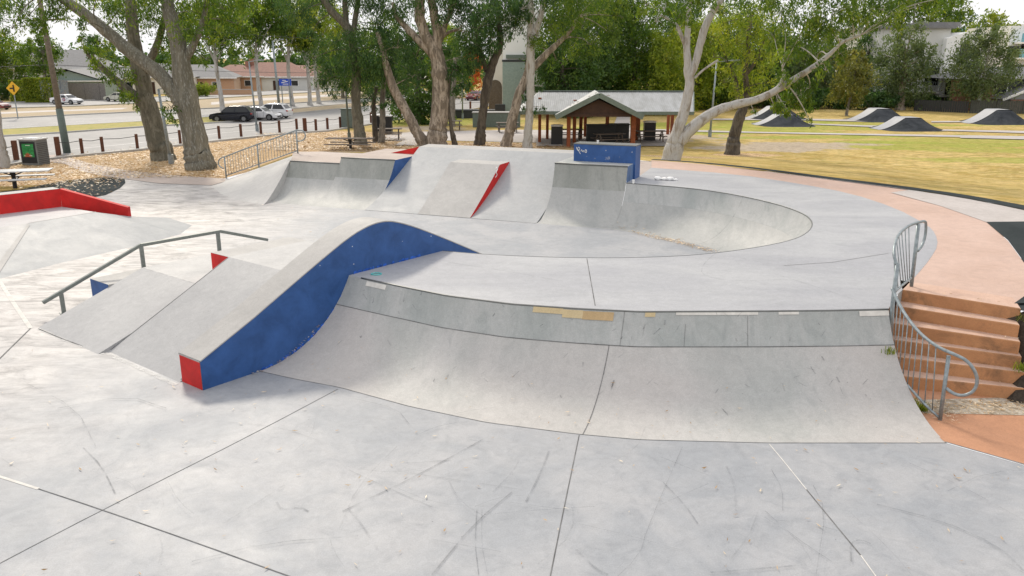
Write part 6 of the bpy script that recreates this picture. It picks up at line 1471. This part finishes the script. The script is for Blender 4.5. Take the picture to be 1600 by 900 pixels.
for px, Yd, H_, R, tr, lf, lab, dn in ((880, 80, 10.5, 4.2, .15, L4, 'dark tree behind the left end of the shelter roof', 1.5), (905, 84, 13, 5.0, .15, L4, 'tall dark tree behind the shelter gable', 1.4), (950, 88, 13, 5.2, .15, L1, 'tall green tree behind the right half of the shelter roof', 1.4),
      (990, 86, 11.5, 4.6, .12, L1, 'mid green tree left of the bright yellow green one', 1.4), (1038, 84, 8.4, 3.9, .08, L3, 'bright yellow green rounded tree behind the white gum stems', 1.8), (1085, 92, 10, 4.5, .1, L3, 'yellow green tree seen between the white gum stems', 1.5),
      (1060, 104, 14, 5.5, .2, L4, 'dark conifer like tree rising above the bright rounded one', 1.2), (1120, 94, 10.5, 4.5, .08, L1, 'green tree behind the thin lamp pole', 1.3), (1165, 100, 11, 5, .08, L4, 'dark tree behind the rough trunked gum', 1.2),
      (1205, 98, 9, 4.5, .06, L4, 'dark bushy tree behind the left pair of pump track mounds', 1.4), (1250, 98, 8.5, 4.5, .1, M['leafF'], 'olive tree left of the small golden tree', 1.2), (1290, 100, 9, 4.5, .1, M['leafF'], 'dark tree behind the small golden tree', 1.2), (1350, 100, 9.0, 3.2, .1, L4, 'dark tree at the left corner of the apartment block', 1.2)):
    gen_tree('belt_tree', px, Yd, H_, R, M['barkdark'], lf, lab, .32, dn * .78, tr, .25, 15)
gen_tree('golden_tree', 1327, 82, 6.2, 2.6, M['barkgrey'], L5, 'small golden olive tree standing alone before the dark hedge', .34, 1.5, .32, .14, 11)
gen_tree('park_tree', 1410, 91, 9.0, 4.3, M['barkmix'], M['leafF'], 'broad gum with thick pale trunk in front of the apartment block', .34, .75, .30, .42, 16)
gen_tree('park_tree', 1530, 87, 8.8, 4.1, M['barkpale'], M['leafF'], 'wide domed gum with slanting white trunk before the brick townhouse', .32, .85, .32, .24, 17)
gen_tree('park_tree', 1418, 106, 15.5, 6.0, M['barkpale'], L1, 'tall gum towering above the apartment roof', .5, .75, .62, .4, 13)
gen_tree('park_tree', 1478, 112, 11.5, 3.4, M['barkpale'], L4, 'small gum crown showing above the pale roof', .45, .8, .75, .2, 7)
gen_tree('park_tree', 1530, 120, 11.5, 4.5, M['barkgrey'], L3, 'yellowish crown above the roofline left of the teal tower', .5, 1.2, .5, .2, 9)
# shrubs and hedges
def shrub(px, Yd, w, h, leaf, label, name='shrub', box=False, dens=1.0, ls=.22, cat='shrub'):
    SEED[0] += 1; random.seed(SEED[0]); x = A(px, 150, Yd)[0]; z = Hf(x, Yd); r_ = root(name, (x, Yd, z), label, cat); b = MB()
    for k in range(5): b.tube([(x + random.uniform(-.1, .1), Yd, z - .05), (x + random.uniform(-.35, .35) * w, Yd + random.uniform(-.3, .3), z + h * .7)], [.04, .012], 5)
    b.build('stem', M['barkdark'], r_)
    if box:
        n = int(900 * w * h * dens); rr = np.random.default_rng(SEED[0]); P_ = rr.uniform(-.5, .5, (n, 3)) * np.array([w, min(w, 1.6), h]); s = rr.integers(0, 3, n); sg = np.where(rr.random(n) < .5, -.5, .5)
        dims = np.array([w, min(w, 1.6), h]); P_[np.arange(n), s] = sg * dims[s] * rr.uniform(.86, 1.03, n); c = P_ + np.array([x, Yd, z + h / 2]); tone = rr.random(n)
        ax = rr.normal(size=(n, 3)); ax /= np.linalg.norm(ax, axis=1)[:, None]; t = rr.normal(size=(n, 3)); sd = np.cross(ax, t); sd /= np.linalg.norm(sd, axis=1)[:, None]; L = ls
        V = np.stack([c - ax * L / 2, c + sd * L * .25, c + ax * L / 2, c - sd * L * .25], 1).reshape(-1, 3); quads_object('foliage', V, np.repeat(tone, 4), leaf, r_)
    else:
        cs = [(x + random.uniform(-.4, .4) * w, Yd + random.uniform(-.4, .4), z + h * random.uniform(.3, .65)) for _ in range(6)]; rs = [h * .42] * 6; ns = [int(500 * dens * (h * .42) ** 2 * (.26 / ls) ** 2) + 30] * 6
        V, tn = leaves_mesh(cs, rs, ns, ls, .1, .8, SEED[0], .4); quads_object('foliage', V, tn, leaf, r_)
    return r_
shrub(40, 108, 3.0, 2.7, L3, 'clipped square golden topped hedge, left of the pair behind the yellow sign', 'clipped_hedge', True, cat='hedge')
shrub(66, 107, 3.6, 3.0, L3, 'clipped square golden topped hedge, right one of the pair beside the white car', 'clipped_hedge', True, cat='hedge')
shrub(322, 124, 4, 2.2, L3, 'bright green garden shrub before the orange cottage')
shrub(15, 112, 5, 2.6, L4, 'dark shrub under the street tree at the far left')
hd = [(1112, 96, 3.0), (1150, 95, 2.6), (1190, 94, 3.0), (1225, 94, 2.6), (1262, 93, 2.8), (1298, 94, 2.6), (1345, 92, 2.8), (1368, 90, 2.2), (1390, 95, 2.2), (1435, 94, 1.9), (1460, 90, 1.3), (1485, 93, 1.6), (1095, 92, 2.2)]
wh_ = ['behind the thin lamp pole', 'left behind the rough trunked gum', 'right behind the rough trunked gum', 'behind the left pair of mounds', 'left of the small golden tree', 'behind the small golden tree', 'right of the small golden tree', 'left of the broad gum trunk', 'behind the broad gum trunk', 'right of the broad gum trunk', 'low against the dark screen fence', 'under the pale wing of the apartments', 'between the white gum stems']
for (px, Yd, h), w_ in zip(hd, wh_): shrub(px, Yd, 4.6, h, L4 if px % 3 else L2, 'dark evergreen shrub ' + w_, dens=1.0, ls=.34)
for px, py, s, lab in ((1520, 85, .0, ''),): pass
# weeds by the stairs and hump
def weeds(px, py, z, n, s, label, leaf=L3):
    SEED[0] += 1; random.seed(SEED[0]); c = Vector(G(px, py, z)); b = MB()
    r_ = np.random.default_rng(SEED[0]); V = []; 
    for k in range(n):
        a = r_.uniform(0, 6.28); p = np.array([c.x + r_.normal() * s * .5, c.y + r_.normal() * s * .5, z]); L = s * r_.uniform(.5, 1.2); d = np.array([math.cos(a) * .5, math.sin(a) * .5, 1.0]); sd = np.array([-math.sin(a), math.cos(a), 0]) * .006
        V += [p - sd, p + sd, p + sd * .6 + d * L, p - sd * .6 + d * L]
    o = quads_object('weed_tuft', np.array(V), np.repeat(r_.random(n), 4), leaf); return tag(o, label, 'weeds')
weeds(1437, 641, 0.0, 150, .11, 'tuft of green weeds at the foot of the curved handrail'); weeds(1420, 628, .02, 60, .10, 'small weeds between ramp edge and lowest handrail')
weeds(1388, 552, .72, 60, .10, 'weeds growing at the upper handrail post beside the quarter pipe'); weeds(561, 414, D, 30, .06, 'tiny weeds where the blue hump meets the deck')
weeds(1412, 462, 1.2, 30, .08, 'weeds at the left end of the top step')
weeds(1597, 580, .5, 90, .14, 'weeds in dark mulch right of the steps'); weeds(1596, 500, 1.15, 40, .12, 'weeds beside the second step at the right edge')
# ================================================================== LEAF LITTER
def scatter(name, pts, size, mat, label, asp=.19, curl=.12, seed=3):
    r_ = np.random.default_rng(seed); pts = np.array(pts); n = len(pts); a = r_.uniform(0, 6.283, n); L = size * r_.uniform(.5, 1.35, n); W_ = L * asp * r_.uniform(.6, 1.2, n)
    ax = np.stack([np.cos(a), np.sin(a), np.zeros(n)], 1); sd = np.stack([-np.sin(a), np.cos(a), np.zeros(n)], 1); up = np.array([0, 0, 1.0])
    tw = r_.normal(size=n) * .3; cz = np.abs(r_.normal(size=n)) * curl
    V = np.empty((n, 4, 3)); z0 = .012
    V[:, 0] = pts - ax * L[:, None] / 2 + up * z0 + up * (cz * L * .5)[:, None]; V[:, 1] = pts + sd * W_[:, None] / 2 + up * z0 + up * (W_ * np.clip(tw, 0, 1))[:, None] + ax * L[:, None] * .1
    V[:, 2] = pts + ax * L[:, None] / 2 + up * z0 + up * (cz * L)[:, None]; V[:, 3] = pts - sd * W_[:, None] / 2 + up * z0 + up * (W_ * np.clip(-tw, 0, 1))[:, None] + ax * L[:, None] * .1
    o = quads_object(name, V.reshape(-1, 3), np.repeat(r_.random(n) ** .6, 4), mat); return tag(o, label, 'leaves', kind='stuff')
random.seed(42); pts = []
while len(pts) < 300:
    x, y = random.uniform(-9, 9), random.uniform(5.2, 13.5)
    if inside(x, y, FLOOR_EDGE) and not (y > 10.6 + abs(x - 3) * .25 and x > -3) and not inside(x, y, [fu(0, 0)[:2], fu(0, 6)[:2], fu(6, 6)[:2], fu(6, 0)[:2]]): pts.append((x, y, .010))
for k in range(420):
    x, y = random.uniform(-22, -3), random.uniform(14, 36)
    if inside(x, y, FLOOR_EDGE) and not inside(x, y, [fu(-.2, -1)[:2], fu(-.2, 6)[:2], fu(9, 6)[:2], fu(9, -1)[:2]]): pts.append((x, y, .01))
scatter('scattered_leaves', pts, .085, M['litter'], 'dry gum leaves scattered over the grey floor slab')
pts = []
for k in range(60):
    i = random.randint(2, 57); tt = random.uniform(.02, .5); p = on(i, tt, .012); pts.append((p.x, p.y, p.z))
scatter('ramp_leaves', pts, .07, M['litter'], 'few dry leaves lying on the near quarter pipe', seed=8)
pts = []
for k in range(70):
    f = random.random(); s_ = .9 + 1.6 * f; z = 0 if s_ < 1.05 else .0 + .62 * ((s_ - 1.06) / 1.55) ** 2; p = fu(s_ + S0, HR + .03 + abs(random.gauss(0, .05)), z + .012); pts.append(p)
scatter('gutter_leaves', pts, .07, M['litter'], 'line of dry leaves caught where the blue wall meets the quarter pipe', seed=9)
pts = []
for k in range(520):
    f = min(1, max(0, random.gauss(.62, .22))); q = resample([G(960, 352), G(1000, 365), G(1060, 377), G(1100, 388), G(1128, 396)], 50)[int(f * 49)]; s_ = abs(random.gauss(0, .28 + .25 * (f < .4))); pts.append((q.x + random.gauss(0, .08) + s_ * .25 - .1, q.y + random.gauss(0, .10) - .12 + (s_ * .55 if random.random() < .35 else -s_ * .2), .012 + (.0)))
for i, p in enumerate(pts):
    dmin = min((math.hypot(p[0] - q[0], p[1] - q[1]), j) for j, q in enumerate(bowl_base))
    j = dmin[1]; q = bowl_base[j]; l = bowl_lip[j]; dr = Vector((l.x - q.x, l.y - q.y)); run = dr.length; dr.normalize(); t_ = (p[0] - q.x) * dr.x + (p[1] - q.y) * dr.y
    if t_ > 0: pts[i] = (p[0], p[1], .012 + .62 * t_ * t_ / max(.5, run))
scatter('bowl_leaves', pts, .10, M['litter'], 'drift of dry leaves along the foot of the bowl wall', seed=10)
pts = []
for k in range(750):
    x = random.uniform(6.6, 9.6); y = random.uniform(12.05, 12.62) - (x - 6.6) * .02
    pts.append((x, y, .02))
for k in range(140):
    x = random.uniform(6.3, 7.2); y = random.uniform(11.7, 12.5); pts.append((x, y, .016))
for k in range(40):
    j = random.randint(0, 5); a, c = nose[j]; p = a.lerp(c, random.random()); pts.append((p.x + .03, p.y + random.uniform(.05, .2), NZ[j] + .012))
scatter('stair_leaves', pts, .075, M['litter'], 'band of dry leaves and chips at the foot of the orange steps', seed=12)
pts = []
while len(pts) < 24000:
    px = random.choice([random.uniform(-20, 480), random.uniform(430, 900)]); py = random.uniform(222, 300) if px < 400 else random.uniform(208, 236)
    x, y, z = GT(px, py)
    if not inside(x, y, hole) and zone(LIT, x, y) > random.uniform(.15, 1.0): pts.append((x, y, z + .02))
scatter('leaf_litter', pts, .14, M['litter'], 'thick mat of dry leaves on the ground under the gums', seed=13, curl=.15, asp=.42)
pts = []
wp = [G(*p)[:2] for p in [(-10, 312), (28, 297), (97, 283), (155, 277.8), (194, 276.8), (196, 286), (188, 294), (165, 305), (125, 312), (60, 316)]]
while len(pts) < 420:
    x, y = random.uniform(-27, -15), random.uniform(30, 40)
    if inside(x, y, wp): pts.append((x, y, .02))
scatter('wedge_leaves', pts, .13, M['litter'], 'pale leaves scattered over the dark asphalt wedge', seed=14, asp=.4)
# distant wooded backdrop
pts = []
rr = np.random.default_rng(77); cs, rs, ns = [], [], []
for k in range(150):
    ang = math.radians(-44 + 90 * k / 149); dist = 215 + rr.uniform(-15, 40); h = rr.uniform(5, 8.5); cs.append((dist * math.sin(ang), dist * math.cos(ang), h * .5)); rs.append(h * .8); ns.append(420)
V, tn = leaves_mesh(cs, rs, ns, 1.3, .1, .7, 5, .5); o = quads_object('distant_woodland', V, tn, L4); tag(o, 'low line of far trees along the horizon', 'woodland', kind='stuff')
print('LEAVES', NLEAF)
# ================================================================== LIGHT, SKY, CAMERA
SUN_EL, SUN_AZ = math.radians(38), math.radians(-24)     # azimuth measured from +Y towards +X
W = bpy.data.worlds.new('World'); S.world = W; W.use_nodes = True; nt = W.node_tree; nt.nodes.clear()
out = nt.nodes.new('ShaderNodeOutputWorld'); bg = nt.nodes.new('ShaderNodeBackground'); sky = nt.nodes.new('ShaderNodeTexSky'); sky.sky_type = 'NISHITA'; sky.sun_disc = False
sky.sun_elevation = SUN_EL; sky.sun_rotation = SUN_AZ; sky.air_density = 1.0; sky.dust_density = 4.0; sky.ozone_density = 1.0; sky.altitude = 20
# thin bright overcast: a veil of high cloud mixed over the clear sky
tc = nt.nodes.new('ShaderNodeTexCoord'); mp = nt.nodes.new('ShaderNodeMapping'); mp.inputs['Scale'].default_value = (1, 1, 3.0); nt.links.new(tc.outputs['Generated'], mp.inputs[0])
ns_ = nt.nodes.new('ShaderNodeTexNoise'); ns_.inputs['Scale'].default_value = 1.6; ns_.inputs['Detail'].default_value = 7; ns_.inputs['Roughness'].default_value = .55; nt.links.new(mp.outputs[0], ns_.inputs['Vector'])
cr = nt.nodes.new('ShaderNodeValToRGB'); cr.color_ramp.elements[0].position = .25; cr.color_ramp.elements[0].color = (.93, .93, .93, 1); cr.color_ramp.elements[1].position = .6; cr.color_ramp.elements[1].color = (1.0, 1.0, 1.0, 1); nt.links.new(ns_.outputs['Fac'], cr.inputs[0])
mx = nt.nodes.new('ShaderNodeMix'); mx.data_type = 'RGBA'; nt.links.new(cr.outputs[0], mx.inputs[0]); nt.links.new(sky.outputs[0], mx.inputs[6]); mx.inputs[7].default_value = (13.4, 13.3, 13.5, 1)
nt.links.new(mx.outputs[2], bg.inputs[0]); bg.inputs[1].default_value = .10; nt.links.new(bg.outputs[0], out.inputs[0])
sl_ = bpy.data.lights.new('sun', 'SUN'); sl_.energy = 3.2; sl_.angle = math.radians(9); sl_.color = (1.0, .91, .77); so = bpy.data.objects.new('sun', sl_); COL.objects.link(so)
dv = Vector((math.sin(SUN_AZ) * math.cos(SUN_EL), math.cos(SUN_AZ) * math.cos(SUN_EL), math.sin(SUN_EL))); so.rotation_euler = dv.to_track_quat('Z', 'Y').to_euler()
cam = bpy.data.cameras.new('camera'); cam.sensor_width = 36; cam.lens = 36 * F / 1600; cam.clip_end = 6000; cam.clip_start = .1
co = bpy.data.objects.new('camera', cam); COL.objects.link(co); co.location = (0, 0, CH); co.rotation_euler = (math.pi / 2 - TH, 0, 0); S.camera = co
S.view_settings.view_transform = 'Standard'; S.view_settings.look = 'None'; S.view_settings.exposure = -0.33; S.view_settings.gamma = 1
S.render.engine = 'CYCLES'
